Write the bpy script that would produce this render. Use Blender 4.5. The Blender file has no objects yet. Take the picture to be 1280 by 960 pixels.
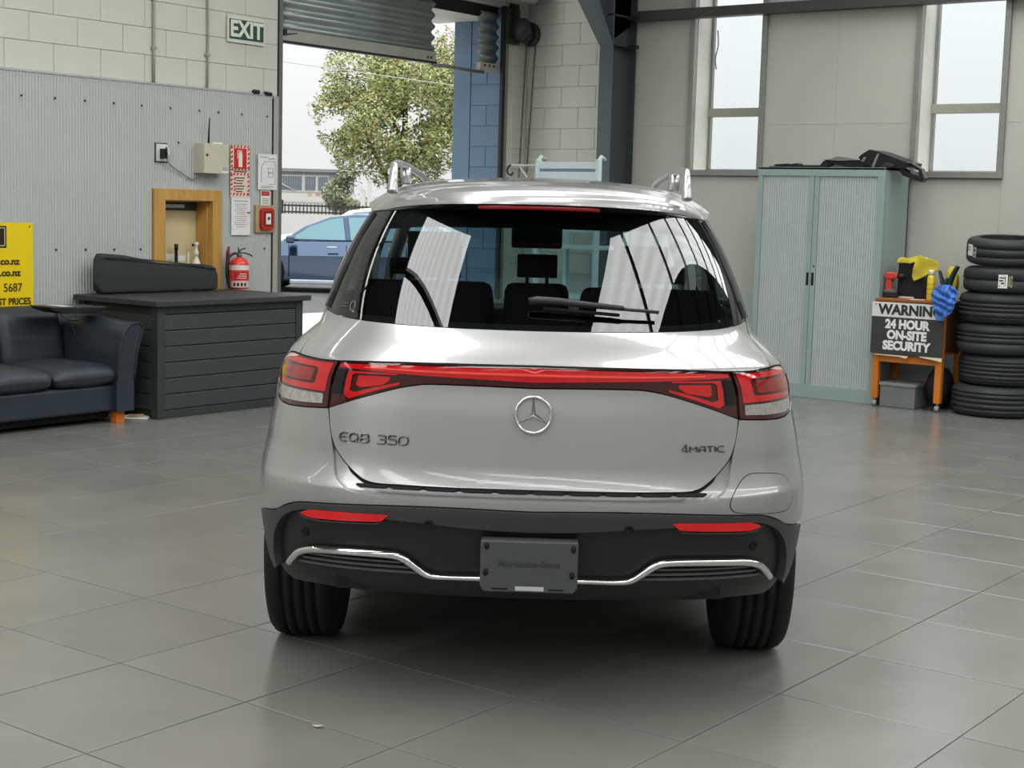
import bpy, bmesh, math, random
import numpy as np
from mathutils import Vector, Matrix, noise
PI = math.pi
SC = bpy.context.scene
COL = SC.collection
random.seed(7)

# ------------------------------------------------------------------ camera
F_PX, CAM_H = 1914.6, 1.56
YAW, PITCH, ROLL = math.radians(37.07), math.radians(6.58), math.radians(1.539)
RT = Vector((math.cos(YAW), math.sin(YAW), 0))
FW = Vector((-math.sin(YAW), math.cos(YAW), 0))
_f = FW * math.cos(PITCH) - Vector((0, 0, 1)) * math.sin(PITCH)
_u = Vector((0, 0, 1)) * math.cos(PITCH) + FW * math.sin(PITCH)
_r = RT * math.cos(ROLL) + _u * math.sin(ROLL)
_u = _u * math.cos(ROLL) - RT * math.sin(ROLL)
cam_data = bpy.data.cameras.new('camera')
cam = bpy.data.objects.new('camera', cam_data)
COL.objects.link(cam)
cam_data.sensor_width = 36.0
cam_data.lens = 36.0 * F_PX / 1280.0
cam_data.clip_end = 400
M = Matrix((( _r.x, _u.x, -_f.x, 0), (_r.y, _u.y, -_f.y, 0), (_r.z, _u.z, -_f.z, CAM_H), (0, 0, 0, 1)))
cam.matrix_world = M
SC.camera = cam

# ------------------------------------------------------------------ world, sun, exposure
SKY_STRENGTH = 0.84
SKYLIGHT_STRENGTH = 7.4
world = bpy.data.worlds.new('overcast_sky')
SC.world = world
world.use_nodes = True
nt = world.node_tree
bg = nt.nodes['Background']
bg.inputs[0].default_value = (0.975, 0.99, 1.0, 1)
# overcast sky: three times brighter overhead than at the horizon
_tc = nt.nodes.new('ShaderNodeTexCoord'); _sx = nt.nodes.new('ShaderNodeSeparateXYZ')
_mx = nt.nodes.new('ShaderNodeMath'); _mx.operation = 'MAXIMUM'; _mx.inputs[1].default_value = 0.0
_ml = nt.nodes.new('ShaderNodeMath'); _ml.operation = 'MULTIPLY_ADD'; _ml.inputs[1].default_value = 2.0 * SKY_STRENGTH; _ml.inputs[2].default_value = SKY_STRENGTH
nt.links.new(_tc.outputs['Generated'], _sx.inputs[0]); nt.links.new(_sx.outputs['Z'], _mx.inputs[0])
nt.links.new(_mx.outputs[0], _ml.inputs[0]); nt.links.new(_ml.outputs[0], bg.inputs[1])
SC.view_settings.view_transform = 'Standard'
SC.view_settings.look = 'None'
SC.view_settings.gamma = 1.0
SC.view_settings.exposure = 0.0
SC.view_settings.use_curve_mapping = False
SC.cycles.use_denoising = True
SC.cycles.max_bounces = 8
SC.cycles.diffuse_bounces = 4
SC.cycles.glossy_bounces = 5
SC.cycles.transparent_max_bounces = 12
SC.cycles.caustics_reflective = False
SC.cycles.caustics_refractive = False
SC.cycles.sample_clamp_indirect = 6.0

# ------------------------------------------------------------------ materials
MATS = {}
def lin(c):
    return tuple(((x / 255.0) / 12.92 if x <= 10 else (((x / 255.0) + .055) / 1.055) ** 2.4) for x in c)
def mat(name, rgb, rough=.5, metal=0.0, spec=.5, var=.06, scale=12.0, coat=0.0, emit=0.0, alpha=1.0, trans=0.0,
        bump=0.0, bscale=60.0, ior=1.45, sheen=0.0, srgb=True, stretch=None):
    """procedural principled material: a base colour mottled by noise, and optional fine relief"""
    if name in MATS:
        return MATS[name]
    m = bpy.data.materials.new(name)
    m.use_nodes = True
    t = m.node_tree
    p = t.nodes['Principled BSDF']
    c = lin(rgb) if srgb else rgb
    p.inputs['Roughness'].default_value = rough
    p.inputs['Metallic'].default_value = metal
    p.inputs['Specular IOR Level'].default_value = spec
    p.inputs['IOR'].default_value = ior
    p.inputs['Coat Weight'].default_value = coat
    p.inputs['Coat Roughness'].default_value = .03
    p.inputs['Alpha'].default_value = alpha
    p.inputs['Transmission Weight'].default_value = trans
    if sheen: p.inputs['Sheen Weight'].default_value = sheen
    p.inputs['Base Color'].default_value = (*c, 1)
    if emit:
        p.inputs['Emission Color'].default_value = (*c, 1)
        p.inputs['Emission Strength'].default_value = emit
    if var or bump:
        tc = t.nodes.new('ShaderNodeTexCoord')
        mp = t.nodes.new('ShaderNodeMapping')
        if stretch: mp.inputs['Scale'].default_value = stretch
        t.links.new(tc.outputs['Object'], mp.inputs['Vector'])
    if var:
        n = t.nodes.new('ShaderNodeTexNoise')
        n.inputs['Scale'].default_value = scale
        n.inputs['Detail'].default_value = 5
        t.links.new(mp.outputs[0], n.inputs['Vector'])
        r = t.nodes.new('ShaderNodeValToRGB')
        r.color_ramp.elements[0].position = .3
        r.color_ramp.elements[1].position = .7
        r.color_ramp.elements[0].color = (*[x * (1 - var) for x in c], 1)
        r.color_ramp.elements[1].color = (*[min(1, x * (1 + var)) for x in c], 1)
        t.links.new(n.outputs['Fac'], r.inputs[0])
        t.links.new(r.outputs[0], p.inputs['Base Color'])
    if bump:
        n2 = t.nodes.new('ShaderNodeTexNoise')
        n2.inputs['Scale'].default_value = bscale
        n2.inputs['Detail'].default_value = 4
        t.links.new(mp.outputs[0], n2.inputs['Vector'])
        b = t.nodes.new('ShaderNodeBump')
        b.inputs['Strength'].default_value = bump
        b.inputs['Distance'].default_value = .01
        t.links.new(n2.outputs['Fac'], b.inputs['Height'])
        t.links.new(b.outputs[0], p.inputs['Normal'])
    MATS[name] = m
    return m

def floor_tile_material():
    m = mat('slate_tile', (117, 116, 112), rough=.34, spec=.5, var=.08, scale=2.2)
    t = m.node_tree
    p = t.nodes['Principled BSDF']
    geo = t.nodes.new('ShaderNodeNewGeometry')
    # every tile a slightly different tone
    oi = t.nodes.new('ShaderNodeObjectInfo')
    ramp = [n for n in t.nodes if n.type == 'VALTORGB'][0]
    hsv = t.nodes.new('ShaderNodeHueSaturation')
    mr = t.nodes.new('ShaderNodeMapRange')
    mr.inputs['To Min'].default_value = .95
    mr.inputs['To Max'].default_value = 1.05
    t.links.new(oi.outputs['Random'], mr.inputs['Value'])
    t.links.new(mr.outputs[0], hsv.inputs['Value'])
    t.links.new(ramp.outputs[0], hsv.inputs['Color'])
    t.links.new(hsv.outputs[0], p.inputs['Base Color'])
    nz = [n for n in t.nodes if n.type == 'TEX_NOISE'][0]
    for l in list(t.links):
        if l.to_node == nz and l.to_socket.name == 'Vector': t.links.remove(l)
    t.links.new(geo.outputs['Position'], nz.inputs['Vector'])
    # slate relief: two scales of noise, gloss broken up by a third
    mp = t.nodes.new('ShaderNodeMapping'); mp.inputs['Scale'].default_value = (1, 1.5, 1)
    mp.inputs['Rotation'].default_value = (0, 0, .5)
    t.links.new(geo.outputs['Position'], mp.inputs['Vector'])
    a = t.nodes.new('ShaderNodeTexNoise'); a.inputs['Scale'].default_value = 46; a.inputs['Detail'].default_value = 5
    t.links.new(mp.outputs[0], a.inputs['Vector'])
    b = t.nodes.new('ShaderNodeBump'); b.inputs['Strength'].default_value = .09; b.inputs['Distance'].default_value = .005
    t.links.new(a.outputs['Fac'], b.inputs['Height'])
    t.links.new(b.outputs[0], p.inputs['Normal'])
    r = t.nodes.new('ShaderNodeTexNoise'); r.inputs['Scale'].default_value = 3.1; r.inputs['Detail'].default_value = 6
    t.links.new(geo.outputs['Position'], r.inputs['Vector'])
    q = t.nodes.new('ShaderNodeMapRange')
    q.inputs['From Min'].default_value = .3; q.inputs['From Max'].default_value = .7
    q.inputs['To Min'].default_value = .20; q.inputs['To Max'].default_value = .26
    t.links.new(r.outputs['Fac'], q.inputs['Value'])
    t.links.new(q.outputs[0], p.inputs['Roughness'])
    return m

def glass_material(name, tint, refl_ior=1.5, rough=0.0, body=None, body_fac=0.0):
    """thin pane: tinted see-through plus mirror-like Fresnel reflection"""
    if name in MATS: return MATS[name]
    m = bpy.data.materials.new(name); m.use_nodes = True
    t = m.node_tree
    t.nodes.clear()
    o = t.nodes.new('ShaderNodeOutputMaterial')
    tr = t.nodes.new('ShaderNodeBsdfTransparent'); tr.inputs[0].default_value = (*tint, 1)
    gl = t.nodes.new('ShaderNodeBsdfGlossy'); gl.inputs['Roughness'].default_value = rough
    fr = t.nodes.new('ShaderNodeFresnel'); fr.inputs[0].default_value = refl_ior
    mx = t.nodes.new('ShaderNodeMixShader')
    # the same reflectance from either face of the pane
    ge = t.nodes.new('ShaderNodeNewGeometry'); mr = t.nodes.new('ShaderNodeMapRange')
    mr.inputs['To Min'].default_value = refl_ior; mr.inputs['To Max'].default_value = 1.0 / refl_ior
    t.links.new(ge.outputs['Backfacing'], mr.inputs['Value']); t.links.new(mr.outputs[0], fr.inputs[0])
    t.links.new(fr.outputs[0], mx.inputs[0])
    base = tr
    if body:
        df = t.nodes.new('ShaderNodeBsdfDiffuse'); df.inputs[0].default_value = (*lin(body), 1)
        m2 = t.nodes.new('ShaderNodeMixShader'); m2.inputs[0].default_value = body_fac
        t.links.new(tr.outputs[0], m2.inputs[1]); t.links.new(df.outputs[0], m2.inputs[2])
        base = m2
    t.links.new(base.outputs[0], mx.inputs[1]); t.links.new(gl.outputs[0], mx.inputs[2])
    t.links.new(mx.outputs[0], o.inputs[0])
    MATS[name] = m
    return m

# ------------------------------------------------------------------ object helpers
def link(o, parent=None):
    COL.objects.link(o)
    if parent is not None: o.parent = parent
    return o
def tag(o, label=None, cat=None, group=None, kind=None):
    if label: o['label'] = label
    if cat: o['category'] = cat
    if group: o['group'] = group
    if kind: o['kind'] = kind
    return o
def empty(name, loc=(0, 0, 0), rz=0.0, label=None, cat=None, group=None, kind=None):
    o = bpy.data.objects.new(name, None)
    o.location = loc; o.rotation_euler = (0, 0, rz)
    o.empty_display_size = .1
    link(o)
    return tag(o, label, cat, group, kind)
def copy_tree(o, parent=None):
    c = o.copy(); COL.objects.link(c)
    if parent is not None: c.parent = parent
    for ch in list(o.children): copy_tree(ch, c)
    return c

class MB:
    """mesh builder: collects verts and faces, then links ONE mesh object"""
    def __init__(self): self.v = []; self.f = []; self.s = []; self.mi = []
    def add(self, verts, faces, smooth=False, mi=0, M=None):
        b = len(self.v)
        for p in verts:
            p = Vector(p)
            self.v.append(M @ p if M is not None else p)
        for f in faces:
            self.f.append([b + i for i in f]); self.s.append(smooth); self.mi.append(mi)
        return self
    def box(self, lo, hi, mi=0, M=None):
        (a, b, c), (d, e, f) = lo, hi
        v = [(a, b, c), (d, b, c), (d, e, c), (a, e, c), (a, b, f), (d, b, f), (d, e, f), (a, e, f)]
        return self.add(v, [(3, 2, 1, 0), (4, 5, 6, 7), (0, 1, 5, 4), (1, 2, 6, 5), (2, 3, 7, 6), (3, 0, 4, 7)], False, mi, M)
    def tube(self, pts, rad, n=8, smooth=True, cap=True, mi=0, M=None, flat=None):
        pts = [Vector(p) for p in pts]
        rads = rad if isinstance(rad, (list, tuple)) else [rad] * len(pts)
        vs = []; fs = []
        up0 = None
        for i, p in enumerate(pts):
            d = (pts[min(i + 1, len(pts) - 1)] - pts[max(i - 1, 0)]).normalized()
            if up0 is None:
                up0 = Vector((0, 0, 1)) if abs(d.z) < .9 else Vector((1, 0, 0))
            s = d.cross(up0)
            if s.length < 1e-6: s = d.orthogonal()
            s.normalize(); u = s.cross(d).normalized(); up0 = u
            fx, fy = flat if flat else (1, 1)
            for k in range(n):
                a = 2 * PI * k / n + (PI / n if n == 4 else 0)
                vs.append(p + (s * math.cos(a) * fx + u * math.sin(a) * fy) * rads[i])
        for i in range(len(pts) - 1):
            for k in range(n):
                a, b = i * n + k, i * n + (k + 1) % n
                fs.append((a, b, b + n, a + n))
        if cap:
            fs.append(tuple(range(n - 1, -1, -1)))
            fs.append(tuple(range((len(pts) - 1) * n, len(pts) * n)))
        return self.add(vs, fs, smooth, mi, M)
    def lathe(self, prof, n=32, smooth=True, mi=0, M=None, close=False):
        """prof: list of (radius, z)"""
        vs = []; fs = []
        for r, z in prof:
            for k in range(n):
                a = 2 * PI * k / n
                vs.append((r * math.cos(a), r * math.sin(a), z))
        m = len(prof)
        for i in range(m if close else m - 1):
            j = (i + 1) % m
            for k in range(n):
                fs.append((i * n + k, i * n + (k + 1) % n, j * n + (k + 1) % n, j * n + k))
        if not close:
            if prof[0][0] > 1e-5: fs.append(tuple(range(n - 1, -1, -1)))
            if prof[-1][0] > 1e-5: fs.append(tuple(range((m - 1) * n, m * n)))
        return self.add(vs, fs, smooth, mi, M)
    def prism(self, poly, d0, d1, axis='y', mi=0, M=None, smooth=False):
        """2-D polygon swept along an axis; poly coords are the two other axes in order"""
        def P(a, b, d):
            return {'x': (d, a, b), 'y': (a, d, b), 'z': (a, b, d)}[axis]
        n = len(poly)
        vs = [P(a, b, d0) for a, b in poly] + [P(a, b, d1) for a, b in poly]
        fs = [tuple(range(n)), tuple(range(2 * n - 1, n - 1, -1))]
        for i in range(n): fs.append((i, i + n, (i + 1) % n + n, (i + 1) % n))
        return self.add(vs, fs, smooth, mi, M)
    def grid(self, fn, nu, nv, smooth=True, mi=0, M=None):
        vs = [fn(i / nu, j / nv) for i in range(nu + 1) for j in range(nv + 1)]
        fs = [(i * (nv + 1) + j, (i + 1) * (nv + 1) + j, (i + 1) * (nv + 1) + j + 1, i * (nv + 1) + j + 1) for i in range(nu) for j in range(nv)]
        return self.add(vs, fs, smooth, mi, M)
    def mesh(self, name, mats, fix=True):
        me = bpy.data.meshes.new(name)
        me.from_pydata([tuple(v) for v in self.v], [], self.f)
        for m in (mats if isinstance(mats, (list, tuple)) else [mats]): me.materials.append(m)
        me.polygons.foreach_set('use_smooth', self.s)
        me.polygons.foreach_set('material_index', self.mi)
        me.update()
        if fix:
            bm = bmesh.new(); bm.from_mesh(me)
            bmesh.ops.recalc_face_normals(bm, faces=bm.faces)
            bm.to_mesh(me); bm.free()
        return me
    def build(self, name, mats, parent=None, bevel=0.0, seg=2, label=None, kind=None, fix=True, subsurf=0, solid=0.0, loc=None):
        o = bpy.data.objects.new(name, self.mesh(name, mats, fix))
        link(o, parent)
        if loc is not None: o.location = loc
        if solid:
            m = o.modifiers.new('thickness', 'SOLIDIFY'); m.thickness = solid; m.offset = 0
        if bevel:
            m = o.modifiers.new('edge', 'BEVEL'); m.width = bevel; m.segments = seg; m.limit_method = 'ANGLE'; m.angle_limit = math.radians(40)
        if subsurf:
            m = o.modifiers.new('round', 'SUBSURF'); m.levels = subsurf; m.render_levels = subsurf
        if label: o['label'] = label
        if kind: o['kind'] = kind
        return o
def box(name, lo, hi, m, parent=None, bevel=0.0, **k):
    return MB().box(lo, hi).build(name, m, parent, bevel, **k)

FONT_N = [0]
def text(name, s, size, loc, right, up, m, parent=None, extrude=.0015, bold=.0, sx=1.0, align='CENTER', space=1.0):
    """flat raised lettering; right and up span its plane"""
    cu = bpy.data.curves.new(name, 'FONT')
    cu.body = s; cu.size = size; cu.extrude = extrude; cu.offset = bold
    cu.align_x = align; cu.align_y = 'CENTER'; cu.space_character = space; cu.resolution_u = 3
    cu.materials.append(m)
    o = bpy.data.objects.new(name, cu)
    link(o, parent)
    r = Vector(right).normalized(); u = Vector(up).normalized(); n = r.cross(u)
    mm = Matrix.Identity(4)
    for i in range(3):
        mm[i][0] = r[i] * sx; mm[i][1] = u[i]; mm[i][2] = n[i]; mm[i][3] = loc[i]
    me = bpy.data.meshes.new_from_object(o)      # lettering as plain mesh
    bpy.data.objects.remove(o); bpy.data.curves.remove(cu)
    me.name = name
    o = bpy.data.objects.new(name, me); link(o, parent)
    o.matrix_local = mm
    return o
def smooth_path(pts, k=6, closed=False):
    """Catmull-Rom through the points"""
    P = [Vector(p) for p in pts]; n = len(P); out = []
    for i in range(n if closed else n - 1):
        if closed: a, b, c, d = P[i - 1], P[i], P[(i + 1) % n], P[(i + 2) % n]
        else: a, b, c, d = P[max(i - 1, 0)], P[i], P[i + 1], P[min(i + 2, n - 1)]
        for j in range(k):
            t = j / k
            out.append(.5 * ((2 * b) + (c - a) * t + (2 * a - 5 * b + 4 * c - d) * t * t + (3 * b - a - 3 * c + d) * t ** 3))
    if not closed: out.append(P[-1])
    return out
# ================================================================== THE ROOM
# room axes: X across (left wall at X = -9.4), Y along the left wall towards the far wall at Y = 12.55, Z up
XL, YB, XR, YF = -9.40, 12.55, 7.0, -9.0
EAVE, RIDGE_Y, RIDGE_Z = 4.75, 1.8, 6.6
m_tile = floor_tile_material()
m_grout = mat('grout', (74, 72, 68), rough=.9, var=.15, scale=30)
m_block = mat('block_paint', (205, 205, 195), rough=.55, var=.03, scale=3, bump=.25, bscale=90)
m_wallp = mat('wall_panel_paint', (188, 188, 180), rough=.5, var=.025, scale=1.2)
m_dado = mat('dado_paint', (172, 186, 186), rough=.5, var=.03, scale=2)
m_clad = mat('cladding_grey', (182, 186, 184), rough=.42, metal=.15, var=.03, scale=1.5)
m_steel = mat('column_grey_paint', (62, 68, 70), rough=.45, var=.08, scale=4)
m_dark = mat('dark_steel', (34, 36, 37), rough=.5, var=.1)
m_alu = mat('window_aluminium', (150, 150, 146), rough=.4, metal=.5, var=.05)
m_reveal = mat('reveal_white', (226, 226, 216), rough=.5, var=.03)
m_galv = mat('galvanised', (168, 176, 174), rough=.38, metal=.6, var=.14, scale=3)
m_roof = mat('roof_sheet', (120, 124, 124), rough=.6, metal=.2, var=.06)
m_purlin = mat('purlin_grey', (70, 74, 76), rough=.5, metal=.3, var=.06)
m_black = mat('black_plastic', (22, 23, 25), rough=.45, var=.1)
m_white = mat('white_paint', (232, 232, 226), rough=.45, var=.03)
m_paper = mat('paper', (226, 226, 222), rough=.7, var=.03, scale=40)
m_ink = mat('print_black', (36, 36, 38), rough=.6, var=0)
m_grey_ink = mat('print_grey', (132, 134, 138), rough=.6, var=0)
m_red = mat('red_print', (196, 40, 34), rough=.45, var=.05)
m_chrome = mat('chrome', (215, 217, 218), rough=.09, metal=1.0, var=0)

# ---- floor: base slab with tiles laid one by one
floor = empty('floor', (0, 0, 0), kind='structure')
TX, TY, X0, Y0 = .613, .605, -1.607, 3.222
floor_base = box('slab', (XL - .3, YF, -.25), (XR, YB + .3, -.004), m_grout, floor)
tile_mb = MB()
hx, hy, g, cb = TX / 2, TY / 2, .0019, .0030
tv = [(-hx + g, -hy + g, -.006), (hx - g, -hy + g, -.006), (hx - g, hy - g, -.006), (-hx + g, hy - g, -.006),
      (-hx + g, -hy + g, -.0012), (hx - g, -hy + g, -.0012), (hx - g, hy - g, -.0012), (-hx + g, hy - g, -.0012),
      (-hx + g + cb, -hy + g + cb, 0), (hx - g - cb, -hy + g + cb, 0), (hx - g - cb, hy - g - cb, 0), (-hx + g + cb, hy - g - cb, 0)]
tf = [(8, 9, 10, 11), (4, 5, 9, 8), (5, 6, 10, 9), (6, 7, 11, 10), (7, 4, 8, 11), (0, 1, 5, 4), (1, 2, 6, 5), (2, 3, 7, 6), (3, 0, 4, 7)]
tile_mb.add(tv, tf)
tile_mesh = tile_mb.mesh('tile', m_tile)
def cam_px(p):
    d = Vector(p) - Vector((0, 0, CAM_H))
    z = d.dot(_f)
    if z < .3: return None
    return 640 + F_PX * d.dot(_r) / z, 480 - F_PX * d.dot(_u) / z
near, far = [], []
for i in range(-26, 16):
    for j in range(-21, 16):
        cx, cy = X0 + (i + .5) * TX, Y0 + (j + .5) * TY
        if not (XL < cx - hx and cx + hx < XR and YF < cy - hy and cy + hy < YB): continue
        q = cam_px((cx, cy, 0))
        if q and -90 < q[0] < 1370 and 440 < q[1] < 1080: near.append((cx, cy))
        else: far.append((cx, cy))
for cx, cy in near:
    o = bpy.data.objects.new('tile', tile_mesh); link(o, floor)
    o.location = (cx, cy, random.uniform(-.0004, .0004))
rest = MB()
for cx, cy in far: rest.add(tv, tf, M=Matrix.Translation((cx, cy, 0)))
rest.build('tiles_beyond', m_tile, floor, kind='stuff')

# ---- concrete block helper
BL, BH = .41, .2042
def block_mesh(w, h, d=.008, ch=.0035, jt=.0018):
    a, b = w / 2 - jt, h / 2 - jt
    v = [(-a, 0, -b), (a, 0, -b), (a, 0, b), (-a, 0, b), (-a, -d + ch, -b), (a, -d + ch, -b), (a, -d + ch, b), (-a, -d + ch, b),
         (-a + ch, -d, -b + ch), (a - ch, -d, -b + ch), (a - ch, -d, b - ch), (-a + ch, -d, b - ch)]
    f = [(8, 9, 10, 11), (4, 5, 9, 8), (5, 6, 10, 9), (6, 7, 11, 10), (7, 4, 8, 11), (0, 1, 5, 4), (1, 2, 6, 5), (2, 3, 7, 6), (3, 0, 4, 7)]
    return MB().add(v, f)
_bm_cache = {}
def lay_blocks(parent, u0, u1, z0, z1, ustart, zc, place, m, rz, first_offset=0):
    """courses of blocks from z0 to z1 between u0 and u1; ustart: a perpend on even courses; zc: a course line"""
    k0 = math.floor((z0 - zc) / BH + 1e-6)
    k = k0
    while zc + k * BH < z1 - .02:
        za, zb = max(zc + k * BH, z0), min(zc + (k + 1) * BH, z1)
        off = ustart + (BL / 2 if (k % 2) else 0)
        i = math.floor((u0 - off) / BL)
        while off + i * BL < u1 - .015:
            a, b = max(off + i * BL, u0), min(off + (i + 1) * BL, u1)
            if b - a > .03 and zb - za > .03:
                key = (round(b - a, 3), round(zb - za, 3), m.name)
                if key not in _bm_cache: _bm_cache[key] = block_mesh(b - a, zb - za).mesh('block', m)
                o = bpy.data.objects.new('block', _bm_cache[key]); link(o, parent)
                o.location = place((a + b) / 2, (za + zb) / 2); o.rotation_euler = (0, 0, rz)
            i += 1
        k += 1

# ---- left wall, with the roller door opening from Y 9.15 to 12.2 and the serving hatch
DY0, DY1, DZ = 9.15, 12.21, 3.52
HY0, HY1, HZ0, HZ1 = 7.87, 8.36, .62, 1.54
wl = empty('wall_left', (XL, 0, 0), kind='structure')
def wl_box(y0, y1, z0, z1, x0=-.22, x1=0.0, m=m_block, name='masonry'):
    return box(name, (x0, y0, z0), (x1, y1, z1), m, wl)
wmb = MB()
wmb.box((-.22, YF, 0), (0, HY0, EAVE)); wmb.box((-.22, HY0, 0), (0, HY1, HZ0)); wmb.box((-.22, HY0, HZ1), (0, HY1, EAVE))
wmb.box((-.22, HY1, 0), (0, DY0, EAVE)); wmb.box((-.22, DY0, DZ), (0, DY1, EAVE)); wmb.box((-.22, DY1, 0), (0, YB + .2, EAVE))
wmb.add([(-.22, YF, EAVE), (0, YF, EAVE), (0, YB, EAVE), (-.22, YB, EAVE), (-.22, RIDGE_Y, RIDGE_Z), (0, RIDGE_Y, RIDGE_Z)], [(0, 3, 4), (1, 5, 2), (0, 4, 5, 1), (3, 2, 5, 4)])
wmb.build('masonry', m_block, wl)
lay_blocks(wl, 4.8, DY0 - .06, 2.425, 3.45, 6.886 - BL * 5, 2.838, lambda u, z: (0, u, z), m_block, PI / 2)
lay_blocks(wl, DY1 + .10, YB, 1.0, 3.5, DY1 + .10, 2.552, lambda u, z: (0, u, z), m_block, PI / 2)
# corrugated cladding sheet over the lower wall, cut round the hatch
def clad_sheet(y0, y1, z0, z1):
    mb = MB(); pitch, amp, n = .0262, .0042, 6
    k = int((y1 - y0) / pitch * n)
    vs = []; fs = []
    for i in range(k + 1):
        y = y0 + (y1 - y0) * i / k
        x = .022 + amp * math.cos(2 * PI * y / pitch)
        vs += [(x, y, z0), (x, y, z1)]
    for i in range(k): fs.append((2 * i, 2 * i + 2, 2 * i + 3, 2 * i + 1))
    return mb.add(vs, fs, True)
cl = MB()
for a in ((3.5, 7.76, 0, 2.425), (7.76, 8.46, 1.63, 2.425), (7.76, 8.46, 0, .53), (8.46, 9.065, 0, 2.425)):
    s = clad_sheet(*a); cl.add(s.v, s.f, True)
cl.build('corrugated_cladding', m_clad, wl, fix=False)
MB().box((0, 3.5, 2.418), (.030, 9.065, 2.43)).build('cladding_cap', m_clad, wl)
MB().box((0, 9.020, .0), (.030, 9.030, 2.40)).build('cladding_gap_strip', m_dark, wl)
MB().box((0, 9.03, .0), (.034, 9.085, 2.42)).build('corner_flashing', mat('flashing', (178, 176, 168), rough=.4, metal=.3), wl)
sc = MB().lathe([(.009, 0), (.009, .004), (.004, .008)], 8)
sm = sc.mesh('screw', mat('screw_head', (60, 62, 64), rough=.4, metal=.6))
for z, ys in ((2.25, (6.6, 6.88, 7.14, 7.40, 7.66, 7.94, 8.23, 8.43, 8.68, 8.96)), (1.165, (6.88, 7.14, 7.40, 7.65, 8.94)), (1.99, (8.02,))):
    for y in ys:
        o = bpy.data.objects.new('screw', sm); link(o, wl); o.location = (.025, y, z); o.rotation_euler = (0, PI / 2, 0)
# little cable grommets on top of the cladding
g_ = MB()
g_.tube([(.03, 8.80, 2.44), (.03, 8.86, 2.44)], .018, 8); g_.tube([(.03, 8.93, 2.437), (.03, 9.0, 2.432)], .016, 8)
g_.build('cable_grommet', m_black, wl)

# ---- conduits on the upper block wall
def conduit(name, y, z0, z1, label, r=.011, wob=0):
    e = empty(name, (XL, y, z0), label=label, cat='conduit', group='conduits on the block wall')
    pts = [(.022, wob * math.sin(i * .9), i * (z1 - z0) / 10) for i in range(11)]
    MB().tube(pts, r, 8).build('pipe', mat('conduit_paint', (158, 156, 142), rough=.5), e)
    for z in (.25, .8):
        MB().box((0, -.022, z), (.034, .022, z + .02)).build('saddle', mat('conduit_paint', (158, 156, 142)), e)
    return e
conduit('conduit', 7.78, 2.43, 4.6, 'painted conduit pipe on the pale block wall, farther from the EXIT sign')
conduit('conduit', 8.315, 2.43, 4.6, 'thin painted conduit pipe on the block wall, next to the EXIT sign', .009, .006)

# ---- EXIT sign
def sign_plate(name, y0, y1, z0, z1, m, label, cat='sign', x=.04, t=.006, group=None):
    e = empty(name, (XL + x, (y0 + y1) / 2, (z0 + z1) / 2), label=label, cat=cat, group=group)
    w, h = (y1 - y0) / 2, (z1 - z0) / 2
    MB().box((-t, -w, -h), (0, w, h)).build('board', m, e)
    return e, w, h
YR, UP = (0, 1, 0), (0, 0, 1)     # on the left wall, text runs towards +Y
e, w, h = sign_plate('exit_sign', 8.52, 8.93, 2.815, 3.025, mat('sign_white', (214, 216, 206), rough=.4, var=.02), 'green and white EXIT sign high on the pale block wall', x=.026)
MB().box((0, -.185, -.078), (.003, .185, .078)).build('green_field', mat('exit_green', (38, 74, 62), rough=.4), e)
text('lettering', 'EXIT', .178, (.0035, 0, -.002), YR, UP, mat('sign_letter', (222, 226, 216), rough=.4, var=0), e, bold=.006, sx=.98)

# ---- power outlet, plug and cable
e = empty('power_outlet', (XL + .03, 7.845, 1.905), label='white power outlet with a black plug pushed in, on grey cladding', cat='outlet')
MB().box((-.012, -.062, -.075), (.004, .062, .075)).build('shadow_plate', mat('outlet_shadow', (70, 72, 72)), e, .003)  # dark plate painted as the shadow round the face plate
MB().box((.004, -.055, -.066), (.014, .055, .066)).build('face_plate', mat('outlet_white', (208, 210, 206), rough=.35), e, .004)
MB().box((.014, -.012, -.02), (.055, .045, .035)).build('adaptor', mat('outlet_white', (208, 210, 206)), e, .006)
pl = MB(); pl.box((.014, -.025, -.045), (.06, .015, .03)); pl.tube([(.05, 0, -.04), (.075, -.005, 0), (.06, 0, .04), (.04, .01, .01)], .007, 6)
pl.build('plug', m_black, e, .004)
e = empty('power_cable', (XL + .03, 7.86, 1.86), label='thin grey cable sagging from the outlet to the alarm box', cat='cable')
MB().tube(smooth_path([(.05, 0, 0), (.03, .03, -.03), (.02, .10, -.07), (.015, .17, -.10), (.012, .24, -.135), (.012, .29, -.15), (.02, .33, -.135), (.03, .36, -.108)], 5), .0045, 6).build('lead', mat('cable_grey', (120, 122, 120), rough=.5), e)

# ---- alarm control box with aerial
e = empty('alarm_box', (XL + .03, 8.30, 1.88), label='cream metal alarm box with a black aerial on grey cladding', cat='box')
m_cream = mat('cream_enclosure', (196, 192, 172), rough=.4, var=.03)
MB().box((-.03, -.125, -.118), (.10, .135, .115)).build('body', m_cream, e, .003)
MB().box((.10, -.122, -.118), (.116, .137, .115)).build('door', m_cream, e, .004)
MB().lathe([(.011, 0), (.011, .006), (.005, .008)], 10, M=Matrix.Translation((.116, -.095, .025)) @ Matrix.Rotation(PI / 2, 4, 'Y')).build('lock', mat('lock_brass', (96, 84, 60), rough=.35, metal=.8), e)
MB().tube([(.06, -.03, .112), (.06, -.026, .21), (.055, -.016, .315)], [.009, .007, .005], 6).build('aerial', m_black, e)
MB().box((.02, .0, .113), (.08, .10, .128)).build('top_label', m_white, e, .002)
lb = MB().box((.1162, .055, -.108), (.1175, .128, -.062)).build('warning_label', m_paper, e)
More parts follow.
